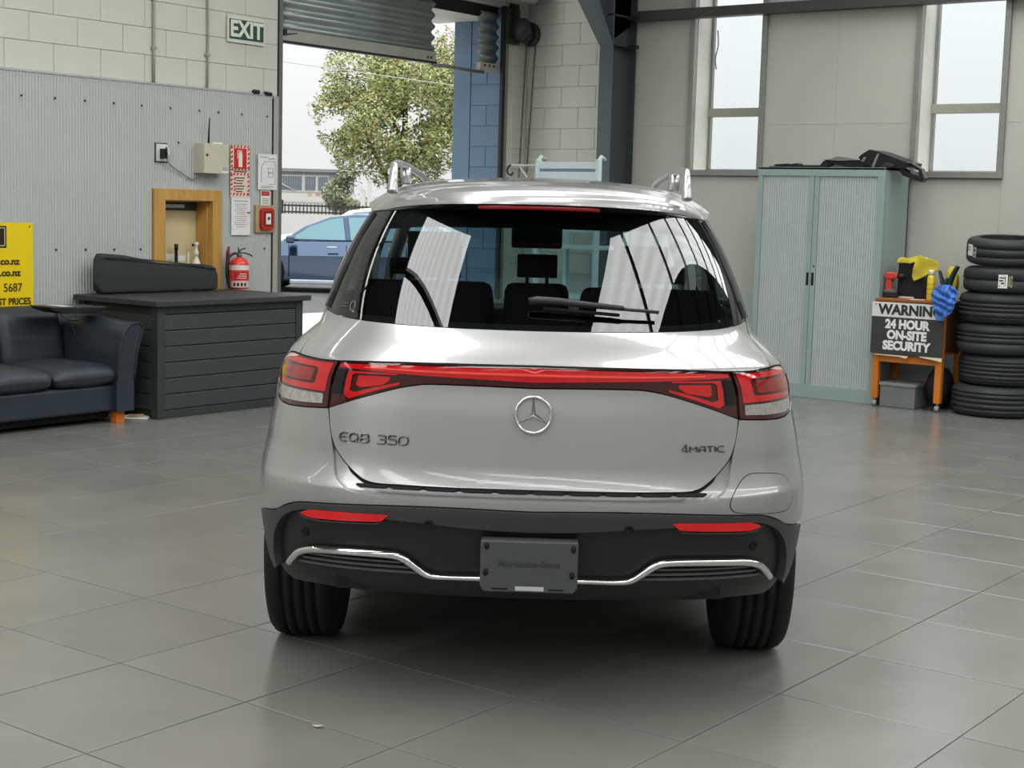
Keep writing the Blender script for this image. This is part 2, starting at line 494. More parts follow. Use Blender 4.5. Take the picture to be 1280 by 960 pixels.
for k, (c, z) in enumerate((((90, 70, 78), -.082), ((176, 60, 80), -.094), ((110, 110, 120), -.072))):
    MB().box((.1176, .06, z), (.1179, .124, z + .006)).build('print', mat('label_print%d' % k, c, var=0), lb)

# ---- fire signs, notices and call point
def stripes(e, w, h, m, n=9, x=.0005, band=.022, M=None):
    """diagonal hatching as a border round a board"""
    mb = MB()
    per = 2 * (2 * w + 2 * h)
    k = int(per / .036)
    for i in range(k):
        s = i * per / k
        if s < 2 * w: mb.add([(x, -w + s, h), (x, -w + s + .017, h), (x, -w + s + .017 - .012, h - band), (x, -w + s - .012, h - band)], [(0, 1, 2, 3)])
        elif s < 2 * w + 2 * h:
            z = h - (s - 2 * w); mb.add([(x, w, z), (x, w, z - .017), (x, w - band, z - .017 - .012), (x, w - band, z - .012)], [(0, 1, 2, 3)])
        elif s < 4 * w + 2 * h:
            y = w - (s - 2 * w - 2 * h); mb.add([(x, y, -h), (x, y - .017, -h), (x, y - .017 + .012, -h + band), (x, y + .012, -h + band)], [(0, 1, 2, 3)])
        else:
            z = -h + (s - 4 * w - 2 * h); mb.add([(x, -w, z), (x, -w, z + .017), (x, -w + band, z + .017 + .012), (x, -w + band, z + .012)], [(0, 1, 2, 3)])
    for v in mb.v:
        v.y = min(max(v.y, -w), w); v.z = min(max(v.z, -h), h)
    return mb.build('hatched_border', m, e, kind='stuff', fix=False)
m_cream_s = mat('sign_cream', (224, 206, 192), rough=.4, var=.02)
e, w, h = sign_plate('fire_sign', 8.55, 8.755, 1.80, 2.0, m_cream_s, 'red fire extinguisher sign with a white extinguisher pictogram, uppermost on the cladding')
stripes(e, w, h, m_red)
MB().box((0, -.068, -.090), (.002, .068, .075)).build('red_field', m_red, e)
pic = MB(); pic.box((.002, -.020, -.075), (.004, .020, .038)); pic.box((.002, -.012, .038), (.004, .012, .058)); pic.box((.002, -.03, .052), (.004, .018, .060)); pic.box((.002, -.034, -.01), (.004, -.027, .056))
pic.build('extinguisher_pictogram', mat('pictogram_white', (236, 226, 216), var=0), e)
e, w, h = sign_plate('fire_notice', 8.55, 8.755, 1.58, 1.795, m_cream_s, 'cream notice with red hatched edge, below the red extinguisher sign')
stripes(e, w, .092, m_red)
def print_lines(e, rows, m, x=.001, name='print_lines'):
    mb = MB()
    for (y0, y1, z, t) in rows: mb.box((0, y0, z - t / 2), (x, y1, z + t / 2))
    return mb.build(name, m, e, kind='stuff')
print_lines(e, [(-.07, .07, .100, .008)] + [(-.055 + (i % 2) * .01, .05 - (i % 3) * .012, .05 - i * .022, .008) for i in range(6)], m_ink)
print_lines(e, [(-.07, -.05, .04 - i * .03, .014) for i in range(4)], m_red, .0012, 'print_blocks')
e, w, h = sign_plate('notice_paper', 8.56, 8.765, 1.275, 1.578, m_paper, 'tall white printed notice below the two red-edged fire signs', 'paper', t=.003)
print_lines(e, [(-.075, .075, .125, .006)] + [(-.07 + (i % 3) * .012, .07 - (i % 2) * .02, .10 - i * .0165, .004) for i in range(12)], m_grey_ink)
MB().box((.001, .07, .03), (.01, .10, .037)).build('paper_clip', mat('clip_brown', (120, 86, 60)), e)
e, w, h = sign_plate('evacuation_plan', 8.845, 9.06, 1.65, 1.942, m_paper, 'white evacuation plan sheet beside the roller door frame', 'paper', t=.003, x=.045)
pm = MB()
path = [(.0012, -.07, -.09), (.0012, -.07, .04), (.0012, -.04, .085), (.0012, .085, .085), (.0012, .085, -.10), (.0012, .02, -.10)]
pm.tube(path, .002, 4)
for a in ((-.002, .03), (.03, -.002)): pm.tube([(.0012, .0, a[0]), (.0012, .06, a[0]), (.0012, .06, a[1] - .04), (.0012, .01, a[1] - .04), (.0012, 0, a[0])], .0016, 4)
pm.build('plan_drawing', m_grey_ink, e)
print_lines(e, [(-.08, .0, .12, .006), (.01, .08, .108, .006), (-.08, .07, -.118, .004), (-.08, .05, -.13, .004)], m_grey_ink)
e, w, h = sign_plate('fire_action_label', 8.885, 8.99, 1.522, 1.642, m_paper, 'small label with a red top above the fire alarm call point', 'sign', x=.036, t=.003)
MB().box((0, -.045, .018), (.0012, .045, .055)).build('red_field', m_red, e)
print_lines(e, [(-.035, .035, -.005 - i * .014, .005) for i in range(4)] + [(-.02, .015, .036, .008)], m_grey_ink, .0016)
e = empty('fire_call_point', (XL + .03, 8.93, 1.41), label='red fire alarm call point on a square plywood backing', cat='alarm')
MB().box((-.03, -.108, -.113), (.02, .108, .113)).build('backing_board', mat('ply', (178, 150, 118), rough=.6, var=.1, scale=8), e, .002)
rb = MB().prism([(y, z) for y, z in [(-.072 + .02, -.09), (.072 - .02, -.09), (.072, -.07), (.072, .07), (.052, .09), (-.052, .09), (-.072, .07), (-.072, -.07)]], .02, .05, 'x').build('housing', mat('call_red', (180, 44, 34), rough=.35), e, .006)
MB().prism([(-.04, -.062), (.04, -.062), (.048, -.05), (.048, .05), (.04, .062), (-.04, .062), (-.048, .05), (-.048, -.05)], .05, .053, 'x').build('surround', mat('call_dark_red', (120, 30, 26), rough=.4), e)
MB().box((.053, -.028, -.045), (.056, .028, .045)).build('window', m_paper, e, .003)
MB().lathe([(.013, 0), (.013, .004)], 12, M=Matrix.Translation((.056, 0, .005)) @ Matrix.Rotation(PI / 2, 4, 'Y')).build('button', mat('button_blue', (52, 74, 92)), e)

# ---- serving hatch: timber lined opening with a cream door behind
m_pine = mat('varnished_pine', (190, 146, 78), rough=.42, var=.16, scale=5, stretch=(1, 6, .6))
wd = empty('window_3', (XL, 0, 0), kind='structure')
fr = MB(); x1 = .052
fr.box((-.012, 7.765, .53), (x1, 7.872, 1.545)); fr.build('side_casing', m_pine, wd, .004)
MB().box((-.012, 8.355, .53), (x1, 8.452, 1.545)).build('side_casing', m_pine, wd, .004)
MB().box((-.012, 7.765, 1.543), (x1, 8.452, 1.632)).build('head_casing', m_pine, wd, .004)
MB().box((-.012, 7.765, .53), (x1 + .03, 8.452, .575)).build('sill', m_pine, wd, .004)
lin_ = MB(); lin_.box((-.155, HY1 - .018, HZ0 - .05), (-.01, HY1, HZ1 + .01)); lin_.build('lining_side', m_pine, wd)
MB().box((-.155, HY0, HZ0 - .05), (-.01, HY0 + .018, HZ1 + .01)).build('lining_side', m_pine, wd)
MB().box((-.155, HY0, HZ1 - .008), (-.01, HY1, HZ1 + .01)).build('lining_head', m_pine, wd)
MB().box((-.155, HY0, HZ0 - .05), (-.01, HY1, HZ0 - .0)).build('lining_sill', m_pine, wd)
m_cdoor = mat('cream_door', (206, 192, 150), rough=.5, var=.05, scale=4)
MB().box((-.175, HY0, HZ0 - .06), (-.14, HY1, HZ1 - .07)).build('hatch_door', m_cdoor, wd, .003)
MB().box((-.175, HY0, HZ1 - .075), (-.128, HY1, HZ1 + .01)).build('roller_box', mat('hatch_dark', (58, 56, 48), rough=.5), wd)
MB().box((-.132, HY0 + .02, HZ1 - .055), (-.112, HY0 + .33, HZ1 - .028)).build('light_tube', mat('hatch_tube', (196, 204, 208), rough=.3), wd)
MB().lathe([(.01, 0), (.01, .012)], 10, M=Matrix.Translation((-.14, HY1 - .05, 1.19)) @ Matrix.Rotation(PI / 2, 4, 'Y')).build('knob', m_dark, wd)
for i in range(3):
    MB().box((-.141, HY0 + .03 + i * .12, 1.06 + (i % 2) * .015), (-.137, HY0 + .125 + i * .12, 1.105 + (i % 2) * .015)).build('taped_note', m_paper, wd)
e = empty('dark_bottle', (XL - .075, 8.085, HZ0), label='slim dark bottle standing in the timber serving hatch', cat='bottle')
MB().lathe([(.034, 0), (.036, .01), (.036, .34), (.030, .38), (.014, .42), (.012, .54), (.015, .55), (.015, .575), (.0, .575)], 16).build('glass_body', mat('dark_bottle', (26, 24, 22), rough=.2), e)
MB().lathe([(.016, .53), (.016, .58), (0, .58)], 12).build('cap', m_black, e)
e = empty('spray_bottle', (XL - .055, 8.275, HZ0), label='white pump bottle in the serving hatch beside the right lining', cat='bottle')
MB().lathe([(.045, 0), (.047, .02), (.047, .37), (.03, .44), (.016, .47), (.016, .49), (0, .49)], 18).build('body', mat('bottle_white', (222, 220, 212), rough=.35), e)
MB().lathe([(.02, .485), (.02, .52), (.012, .525), (.012, .57), (.018, .575), (.018, .595), (0, .595)], 14).build('pump_head', mat('bottle_white', (222, 220, 212)), e)
e = empty('paper_cone', (XL - .06, 8.195, HZ0), label='white paper strip standing upright in the serving hatch', cat='paper')
MB().prism([(-.012, 0), (.012, 0), (.006, .52), (-.004, .52)], -.004, .004, 'x').build('sheet', m_paper, e)
e = empty('red_tin', (XL - .09, 7.955, HZ0), label='small red tin at the near corner of the serving hatch', cat='tin')
MB().lathe([(.03, 0), (.03, .49), (.026, .495), (0, .495)], 14).build('body', mat('tin_red', (176, 66, 44), rough=.4), e)

# ---- roller door (door_1)
dr = empty('door_1', (XL, 0, 0), kind='structure')
gd = MB(); gd.box((-.05, DY0 - .055, 0), (.004, DY0 - .035, EAVE - .3)); gd.build('guide_lip', m_dark, dr)
MB().box((-.12, DY0 - .035, 0), (.002, DY0 + .008, EAVE - .3)).build('guide_rail', mat('guide_grey', (112, 118, 116), rough=.45, metal=.4), dr, .003)
MB().box((-.03, DY1 - .065, 0), (.006, DY1 - .022, DZ)).build('guide_rail', m_dark, dr, .003)
MB().box((-.03, DY1 - .022, 0), (.016, DY1 + .014, DZ)).build('guide_lip', mat('guide_light', (138, 136, 126), rough=.45, metal=.3), dr, .003)
def curtain(y0, y1, z0, z1, x=-.075, jag=0):
    pitch, amp = .102, .017; n = int((z1 - z0) / pitch * 12)
    rows = [(x + amp * math.sin(2 * PI * (z0 + (z1 - z0) * i / n - 2.99) / pitch), z0 + (z1 - z0) * i / n) for i in range(n + 1)]
    vs = []; fs = []
    for px, z in rows:
        e_ = (.008 * math.sin(2 * PI * (z - 2.99) / pitch)) if jag else 0
        vs += [(px, y0 + (e_ if jag < 0 else 0), z), (px, y1 + (e_ if jag > 0 else 0), z)]
    for i in range(n): fs.append((2 * i, 2 * i + 1, 2 * i + 3, 2 * i + 2))
    return MB().add(vs, fs, True)
curtain(DY0, 11.17, 2.985, 3.75, jag=1).build('curtain_slats', m_galv, dr, solid=.003, fix=False)
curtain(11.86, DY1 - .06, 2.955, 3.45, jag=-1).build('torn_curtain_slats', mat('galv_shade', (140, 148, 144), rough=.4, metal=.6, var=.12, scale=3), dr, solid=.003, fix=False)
MB().box((-.10, DY0, 2.895), (-.05, 11.19, 2.99)).build('bottom_rail', mat('rail_alu', (176, 176, 168), rough=.4, metal=.5, var=.08, scale=6), dr, .004)
MB().box((-.105, DY0, 2.878), (-.045, 11.20, 2.896)).build('rubber_seal', m_black, dr)
MB().box((-.045, DY0 + .04, 2.935), (-.02, DY0 + .075, 2.985)).build('latch', m_black, dr)
MB().tube([(-.04, DY0 + .06, 2.945), (-.03, DY0 + .2, 2.965)], .005, 6).build('latch_arm', m_dark, dr)
MB().tube([(-.06, 11.15, 2.872), (-.06, 11.62, 2.865), (-.06, 11.92, 2.862)], .017, 6).build('bent_rod', mat('rod_grey', (120, 120, 112), rough=.45, metal=.4), dr)
MB().box((-.10, 11.86, 2.882), (-.05, DY1 - .065, 2.958)).build('end_bracket', mat('bracket_cream', (170, 164, 148), rough=.5), dr, .003)
for y in (11.07, 11.12, 11.93, 12.0, 12.07):
    MB().lathe([(.012, 0), (.012, .006)], 10, M=Matrix.Translation((-.05, y, 2.93)) @ Matrix.Rotation(PI / 2, 4, 'Y')).build('rivet', m_dark, dr)
MB().box((-.9, DY0, 3.40), (-.13, DY1, 3.62)).build('lintel', mat('lintel_paint', (196, 196, 184), rough=.6), dr)
MB().box((-.13, DY0, 3.40), (-.11, DY1, 3.8)).build('header_flashing', m_black, dr)
# the rolled-up part of the curtain in front of the opening's head
def drum(y0, y1, cz, rr, name, m):
    n = 26; prof = []
    for k in range(n):
        a = 2 * PI * k / n
        r_ = rr * (1 + .028 * (1 if k % 2 else -1))
        prof.append((.20 + r_ * math.cos(a), cz + r_ * math.sin(a)))
    return MB().prism(prof, y0, y1, 'y').build(name, m, dr)
drum(DY0 + .02, DY1 + .06, 3.78, .25, 'curtain_roll', m_galv)
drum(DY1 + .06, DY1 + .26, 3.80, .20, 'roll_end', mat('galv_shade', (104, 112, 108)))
MB().box((.0, DY1 + .03, 3.42), (.10, DY1 + .06, 4.1)).build('end_plate', m_dark, dr)
# chain hoist gear and its hand chain
hz = MB()
hz.tube([(.10, DY1 + .02, 3.30), (.10, DY1 + .12, 3.31)], .11, 14); hz.tube([(.06, DY1 + .12, 3.27), (.06, DY1 + .30, 3.27)], .085, 12)
hz.tube([(.06, DY1 + .28, 3.28), (.06, DY1 + .31, 3.28)], .12, 16)
hz.box((.0, DY1 - .04, 3.16), (.05, DY1 + .14, 3.5))
hz.build('chain_gear', mat('gear_grey', (66, 66, 66), rough=.5, metal=.4, var=.2), dr)
def chain(name, y, z0, z1, dy):
    mb = MB(); k = int((z1 - z0) / .032)
    for i in range(k):
        z = z1 - i * .032; yy = y + dy * i / k
        if i % 2: mb.tube([(.13, yy - .007, z), (.13, yy - .007, z - .034), (.13, yy + .007, z - .034), (.13, yy + .007, z), (.13, yy - .007, z)], .0035, 4, cap=False)
        else: mb.tube([(.123, yy, z), (.123, yy, z - .034), (.137, yy, z - .034), (.137, yy, z), (.123, yy, z)], .0035, 4, cap=False)
    return mb.build(name, mat('chain_steel', (92, 90, 84), rough=.45, metal=.6), dr)
chain('hand_chain', DY1 + .15, 1.5, 3.2, -.09); chain('hand_chain', DY1 + .30, 1.5, 3.24, -.12)

# ---- far wall: block panel beside the door, then smooth panels between two tall windows
wb = empty('wall_back', (0, YB, 0), kind='structure')
W1 = (-7.47, -6.70); W2 = (-5.27, -4.49); WZ0, WZ1 = 1.925, 4.35
bk = MB()
bk.box((XL - .22, 0, 0), (W1[0], .22, EAVE)); bk.box((W1[0], 0, 0), (W1[1], .22, WZ0)); bk.box((W1[0], 0, WZ1), (W1[1], .22, EAVE))
bk.box((W1[1], 0, 0), (W2[0], .22, EAVE)); bk.box((W2[0], 0, 0), (W2[1], .22, WZ0)); bk.box((W2[0], 0, WZ1), (W2[1], .22, EAVE)); bk.box((W2[1], 0, 0), (XR, .22, EAVE))
bk.build('masonry', m_wallp, wb)
lay_blocks(wb, XL + .012, -8.26, .9, 4.2, -8.548 - BL, 2.552, lambda u, z: (u, 0, z), m_block, 0)
def panel_piece(x0, x1, z0, z1, m=m_wallp):
    MB().box((x0 + .0006, -.012, z0 + .0008), (x1 - .0006, 0, z1 - .0008)).build('panel', m, wb, .0005, 1)
for x0, x1 in ((-8.24, W1[0]), (W1[1], -6.0), (-6.0, W2[0]), (W2[1], -3.3), (-3.3, -.9), (-.9, 1.5), (1.5, 3.9), (3.9, XR)):
    panel_piece(x0, x1, 2.36, 3.9); panel_piece(x0, x1, .83, 2.36); panel_piece(x0, x1, 3.9, EAVE)
    panel_piece(x0, x1, .0, .83, m_dado)
for W in (W1, W2):
    panel_piece(W[0], W[1], .83, WZ0 - .03); panel_piece(W[0], W[1], 0, .83, m_dado)
def tall_window(name, x0, x1, chip):
    e = empty(name, (0, YB, 0), kind='structure')
    fw = .038
    for a, b in ((x0 - .01, x0 + fw), (x1 - fw, x1 + .01)):
        MB().box((a, -.05, WZ0 - .02), (b, .01, WZ1)).build('frame_post', m_alu, e, .003)
    MB().box((x0 - .014, -.054, WZ0 - .024), (x1 + .014, .008, WZ0 + .028)).build('sill_rail', m_alu, e, .003)
    # deep reveals
    MB().box((x0 + fw - .01, .01, WZ0), (x0 + fw + .004, .30, WZ1)).build('reveal', m_reveal, e)
    MB().box((x1 - fw - .004, .01, WZ0), (x1 - fw + .01, .30, WZ1)).build('reveal', m_reveal, e)
    MB().box((x0, .01, WZ0 - .01), (x1, .30, WZ0 + .02)).build('sill', m_reveal, e)
    # outer sash
    for a, b in ((x0 + fw, x0 + fw + .03), (x1 - fw - .03, x1 - fw)):
        MB().box((a, .25, WZ0), (b, .29, WZ1)).build('sash_stile', m_alu, e)
    MB().box((x0 + fw, .235, 2.455), (x1 - fw, .30, 2.535)).build('transom', mat('transom_paint', (164, 164, 150), rough=.5), e, .003)
    MB().box((x0 + fw, .25, WZ0 + .02), (x1 - fw, .29, WZ0 + .045)).build('bottom_rail', m_alu, e)
    gm = glass_material('clear_glass', (.96, .98, .98), 1.35)
    MB().box((x0 + fw + .02, .268, WZ0 + .04), (x1 - fw - .02, .272, 2.46)).build('pane', gm, e)
    MB().box((x0 + fw + .02, .268, 2.53), (x1 - fw - .02, .272, WZ1)).build('pane', gm, e)
    if chip:
        MB().tube(smooth_path([(x0 + .10, .262, 2.9), (x0 + .085, .262, 3.0), (x0 + .11, .262, 3.12), (x0 + .10, .262, 3.26)], 4), .006, 5).build('torn_sealant', mat('sealant', (120, 120, 118)), e)
    return e
tall_window('window_1', W1[0], W1[1], True); tall_window('window_2', W2[0], W2[1], False)

# ---- portal frame, girt
pf = empty('column_1', (-8.15, YB - .04, 0), kind='structure')
MB().box((-.075, -.40, 0), (.075, -.388, 5.2)).build('front_flange', mat('column_lit_face', (84, 94, 98), rough=.42, var=.06), pf, .002)  # front flange paler than the web: light on its face put into the colour
MB().box((-.005, -.39, 0), (.005, -.01, 5.2)).build('web', m_steel, pf)
MB().box((-.075, -.012, 0), (.075, 0, 5.2)).build('rear_flange', m_steel, pf)
hn = MB()
hn.prism([(-.40, 3.08), (-.388, 3.08), (-.70, 3.52), (-1.6, 4.28), (-1.6, 4.26)], -.075, .075, 'x'); hn.build('haunch_flange', mat('column_lit_face', (84, 94, 98)), pf)
MB().prism([(-.39, 3.1), (-.69, 3.52), (-1.6, 4.27), (-1.6, 4.7), (-.01, 4.5), (-.01, 3.3)], -.005, .005, 'x').build('haunch_web', m_steel, pf)
for z in (3.09, 3.36):
    MB().box((-.075, -.40, z), (.075, -.01, z + .012)).build('stiffener', m_steel, pf)
    MB().box((.07, -.16, z - .02), (.17, -.10, z + .015)).build('bolt_cleat', m_dark, pf)
bm_ = empty('beam', (0, YB, 0), kind='structure')
MB().prism([(-.13, 3.335), (-.02, 3.335), (-.02, 3.345), (-.12, 3.345), (-.12, 3.415), (-.02, 3.415), (-.02, 3.425), (-.13, 3.425)], -8.06, XR - .1, 'x').build('girt', mat('girt_grey', (66, 68, 66), rough=.5, var=.06), bm_)

# ---- other walls (behind and beside the photographer) and the roof
wr = empty('wall_right', (XR, 0, 0), kind='structure')
MB().box((0, YF, 0), (.2, YB + .2, RIDGE_Z)).build('masonry', m_wallp, wr)
wf = empty('wall_front', (0, YF, 0), kind='structure')
MB().box((XL - .2, -.2, 0), (XR + .2, 0, EAVE)).build('masonry', m_wallp, wf)
ce = empty('ceiling', (0, 0, 0), kind='structure')
def roof_z(y):
    return RIDGE_Z - (y - RIDGE_Y) * (RIDGE_Z - EAVE) / (YB - RIDGE_Y) if y > RIDGE_Y else RIDGE_Z - (RIDGE_Y - y) * (RIDGE_Z - EAVE) / (RIDGE_Y - YF)
STRIPS = [(-9.0, -8.6), (-5.5, -3.6), (-2.0, -.9), (1.6, 2.7), (4.6, 5.7)]
xs = [XL - .2]
for a, b in STRIPS: xs += [a, b]
xs.append(XR + .2)
m_skl = bpy.data.materials.new('translucent_roof_sheet'); m_skl.use_nodes = True
t_ = m_skl.node_tree; pb = t_.nodes['Principled BSDF']
pb.inputs['Base Color'].default_value = (.8, .8, .78, 1); pb.inputs['Emission Strength'].default_value = SKYLIGHT_STRENGTH
tc_ = t_.nodes.new('ShaderNodeTexCoord'); wv = t_.nodes.new('ShaderNodeTexWave'); wv.wave_type = 'BANDS'; wv.bands_direction = 'X'; wv.inputs['Scale'].default_value = 1.6
t_.links.new(tc_.outputs['Object'], wv.inputs['Vector'])
rp = t_.nodes.new('ShaderNodeValToRGB'); rp.color_ramp.elements[0].color = (.80, .82, .80, 1); rp.color_ramp.elements[1].color = (1, 1, .98, 1)
t_.links.new(wv.outputs['Fac'], rp.inputs[0]); t_.links.new(rp.outputs[0], pb.inputs['Emission Color'])
for i in range(len(xs) - 1):
    sky = (i % 2 == 1)
    for (ya, yb_) in ((YF - .2, RIDGE_Y), (RIDGE_Y, YB + .2)):
        a, b = xs[i], xs[i + 1]
        o = MB().add([(a, ya, roof_z(ya)), (b, ya, roof_z(ya)), (b, yb_, roof_z(yb_)), (a, yb_, roof_z(yb_))], [(0, 1, 2, 3)]).build('skylight_sheet' if sky else 'roof_sheet', m_skl if sky else m_roof, ce, fix=False)
y = YF + .6
while y < YB:
    z = roof_z(y)
    MB().box((XL, y - .035, z - .17), (XR, y + .035, z - .01)).build('purlin', m_purlin, ce)
    y += 1.1
for x in (-8.15, -2.9, 2.35):
    for (ya, yb_) in ((YF, RIDGE_Y), (RIDGE_Y, YB)):
        za, zb = roof_z(ya) - .17, roof_z(yb_) - .17
        MB().add([(x - .07, ya, za), (x + .07, ya, za), (x + .07, yb_, zb), (x - .07, yb_, zb), (x - .07, ya, za - .32), (x + .07, ya, za - .32), (x + .07, yb_, zb - .32), (x - .07, yb_, zb - .32)],
                 [(0, 1, 2, 3), (7, 6, 5, 4), (0, 4, 5, 1), (1, 5, 6, 2), (2, 6, 7, 3), (3, 7, 4, 0)]).build('rafter', m_steel, ce)
# ================================================================== THE SILVER CAR
SROWS = np.array([  # height, rear centre line y, half width, corner depth
(.20,-.64,.80,.50),(.327,-.80,.84,.50),(.36,-.835,.86,.52),(.41,-.868,.88,.55),(.50,-.892,.895,.58),(.60,-.916,.905,.62),(.655,-.929,.907,.65),
(.690,-.926,.9065,.655),(.722,-.909,.905,.66),(.765,-.897,.898,.67),(.800,-.892,.892,.68),(.815,-.890,.890,.68),(.936,-.874,.868,.70),(1.01,-.862,.859,.72),
(1.075,-.856,.828,.72),(1.095,-.838,.812,.71),(1.178,-.742,.725,.62),(1.205,-.718,.720,.62),(1.28,-.645,.703,.59),(1.35,-.575,.680,.57),(1.43,-.50,.648,.54),(1.52,-.415,.603,.51),(1.62,-.32,.545,.47)])
def pchip(xs, ys):
    h = np.diff(xs); d = np.diff(ys) / h; n = len(xs); m = np.zeros(n)
    m[0] = d[0]; m[-1] = d[-1]
    for i in range(1, n - 1):
        if d[i - 1] * d[i] > 0:
            w1 = 2 * h[i] + h[i - 1]; w2 = h[i] + 2 * h[i - 1]; m[i] = (w1 + w2) / (w1 / d[i - 1] + w2 / d[i])
    xs = [float(v) for v in xs]; ys = [float(v) for v in ys]; h = [float(v) for v in h]; m = [float(v) for v in m]
    import bisect
    def f(x):
        x = min(max(x, xs[0]), xs[-1]); i = min(max(bisect.bisect_left(xs, x) - 1, 0), n - 2)
        t = (x - xs[i]) / h[i]; t2 = t * t; t3 = t2 * t
        return (2 * t3 - 3 * t2 + 1) * ys[i] + (t3 - 2 * t2 + t) * h[i] * m[i] + (-2 * t3 + 3 * t2) * ys[i + 1] + (t3 - t2) * h[i] * m[i + 1]
    return f
S_yb, S_w, S_D = [pchip(SROWS[:, 0], SROWS[:, k]) for k in (1, 2, 3)]
S_gb = pchip(np.array([.2, 1.05, 1.1, 1.2, 1.35, 1.5, 1.62]), np.array([.005, .01, .03, .075, .065, .05, .035]))
NSE = 3.0
_ph = np.linspace(0, PI / 2, 3001); _cx = .87 * np.sin(_ph) ** (2 / NSE); _cy = .68 * (1 - np.cos(_ph) ** (2 / NSE))
_s = np.concatenate([[0], np.cumsum(np.hypot(np.diff(_cx), np.diff(_cy)))]); _s /= _s[-1]
_S1, _S2, _S3 = S_yb, S_w, S_D
def S_yb(z): d = z - 1.178; return _S1(z) if d <= 0 else -.742 + .98 * d - .06 * d * d
def S_w(z): d = z - 1.178; return _S2(z) if d <= 0 else .725 - .10 * d - .75 * d * d
def S_D(z): d = z - 1.178; return _S3(z) if d <= 0 else .62 - .30 * d
def S(q, z):
    """skin of the car: q runs round the plan outline (0 rear centre, 1 where the flank begins, then metres forward), z is height"""
    a = abs(q); sg = 1 if q >= 0 else -1
    yb, w, D = S_yb(z), S_w(z), S_D(z)
    if a <= 1:
        ph = float(np.interp(a, _s, _ph)); x = w * math.sin(ph) ** (2 / NSE); y = yb + D * (1 - max(math.cos(ph), 0) ** (2 / NSE))
    else:
        y = yb + D + (a - 1)
        t = min((a - 1) / .8, 1); x = w + S_gb(z) * t * t * (3 - 2 * t)
        if y > 2.75:
            t = min((y - 2.75) / .95, .995); x *= (1 - t ** 3) ** (1 / 3)
    return Vector((sg * x, y, z))
def SN(q, z):
    e = 2e-3
    n = (S(q + e, z) - S(q - e, z)).cross(S(q, z + e) - S(q, z - e))
    return n.normalized()
def SO(q, z, off): return S(q, z) + SN(q, z) * off
def yq(y, z, sg=1): return sg * (1 + y - S_yb(z) - S_D(z))

def panel(name, outline, m, parent, off=0.0, thick=.014, du=.03, dz=.03, label=None, lines_z=(), flip=False):
    """one body panel: the outline on the skin (q, z), filled, with turned-in edges"""
    pts = [(-q, z) for q, z in outline] if flip else list(outline)
    area = sum(pts[i - 1][0] * pts[i][1] - pts[i][0] * pts[i - 1][1] for i in range(len(pts)))
    if area < 0: pts.reverse()
    bm = bmesh.new()
    f = bm.faces.new([bm.verts.new((q, z, 0)) for q, z in pts]); f.normal_update()
    bmesh.ops.triangulate(bm, faces=[f])
    qs = [p[0] for p in pts]; zs = [p[1] for p in pts]
    def cut(co, no): bmesh.ops.bisect_plane(bm, geom=bm.verts[:] + bm.edges[:] + bm.faces[:], dist=1e-6, plane_co=co, plane_no=no)
    k = math.floor(min(qs) / du)
    while k * du < max(qs):
        if k * du > min(qs) + 1e-4: cut((k * du, 0, 0), (1, 0, 0))
        k += 1
    zz = [kk * dz for kk in range(math.floor(min(zs) / dz), math.ceil(max(zs) / dz) + 1)] + list(lines_z)
    for z in zz:
        if min(zs) + 1e-4 < z < max(zs) - 1e-4: cut((0, z, 0), (0, 1, 0))
    bm.normal_update()
    for fa in bm.faces:
        if fa.normal.z < 0: fa.normal_flip()
    bm.verts.index_update()
    V = [v.co.copy() for v in bm.verts]
    F = [[v.index for v in fa.verts] for fa in bm.faces]
    bnd = []
    for e in bm.edges:
        if len(e.link_faces) == 1:
            lp = e.link_loops[0]; bnd.append((lp.vert.index, lp.link_loop_next.vert.index))
    bm.free()
    P = [SO(v.x, v.y, off) for v in V]; N = [SN(v.x, v.y) for v in V]
    co = [tuple(p) for p in P]; fs = list(F); ln = [N[i] for fc in F for i in fc]
    bk = {}
    for a, b in bnd:
        for i in (a, b):
            if i not in bk:
                bk[i] = (len(co), len(co) + 1); co.append(tuple(P[i])); co.append(tuple(P[i] - N[i] * thick))
    for a, b in bnd:
        q = [bk[b][0], bk[a][0], bk[a][1], bk[b][1]]
        nn = (Vector(co[q[1]]) - Vector(co[q[0]])).cross(Vector(co[q[3]]) - Vector(co[q[0]]))
        nn = nn.normalized() if nn.length > 1e-12 else Vector((0, 0, 1))
        fs.append(q); ln += [nn] * 4
    me = bpy.data.meshes.new(name); me.from_pydata(co, [], fs); me.materials.append(m)
    me.polygons.foreach_set('use_smooth', [True] * len(fs))
    me.update()
    me.normals_split_custom_set([tuple(n) for n in ln])
    o = bpy.data.objects.new(name, me); link(o, parent)
    if label: o['label'] = label
    return o
def both(name, outline, m, parent, **k):
    a = panel(name, outline, m, parent, **k); b = panel(name, outline, m, parent, flip=True, **k)
    return a, b
def sym(left):
    """mirror a chain that starts at the centre and runs out to the left"""
    return [(q, z) for q, z in left] + [(-q, z) for q, z in reversed(left) if abs(q) > 1e-6]
def cr(pts, k=4, closed=False):
    return [(p.x, p.y) for p in smooth_path([(a, b, 0) for a, b in pts], k, closed)]

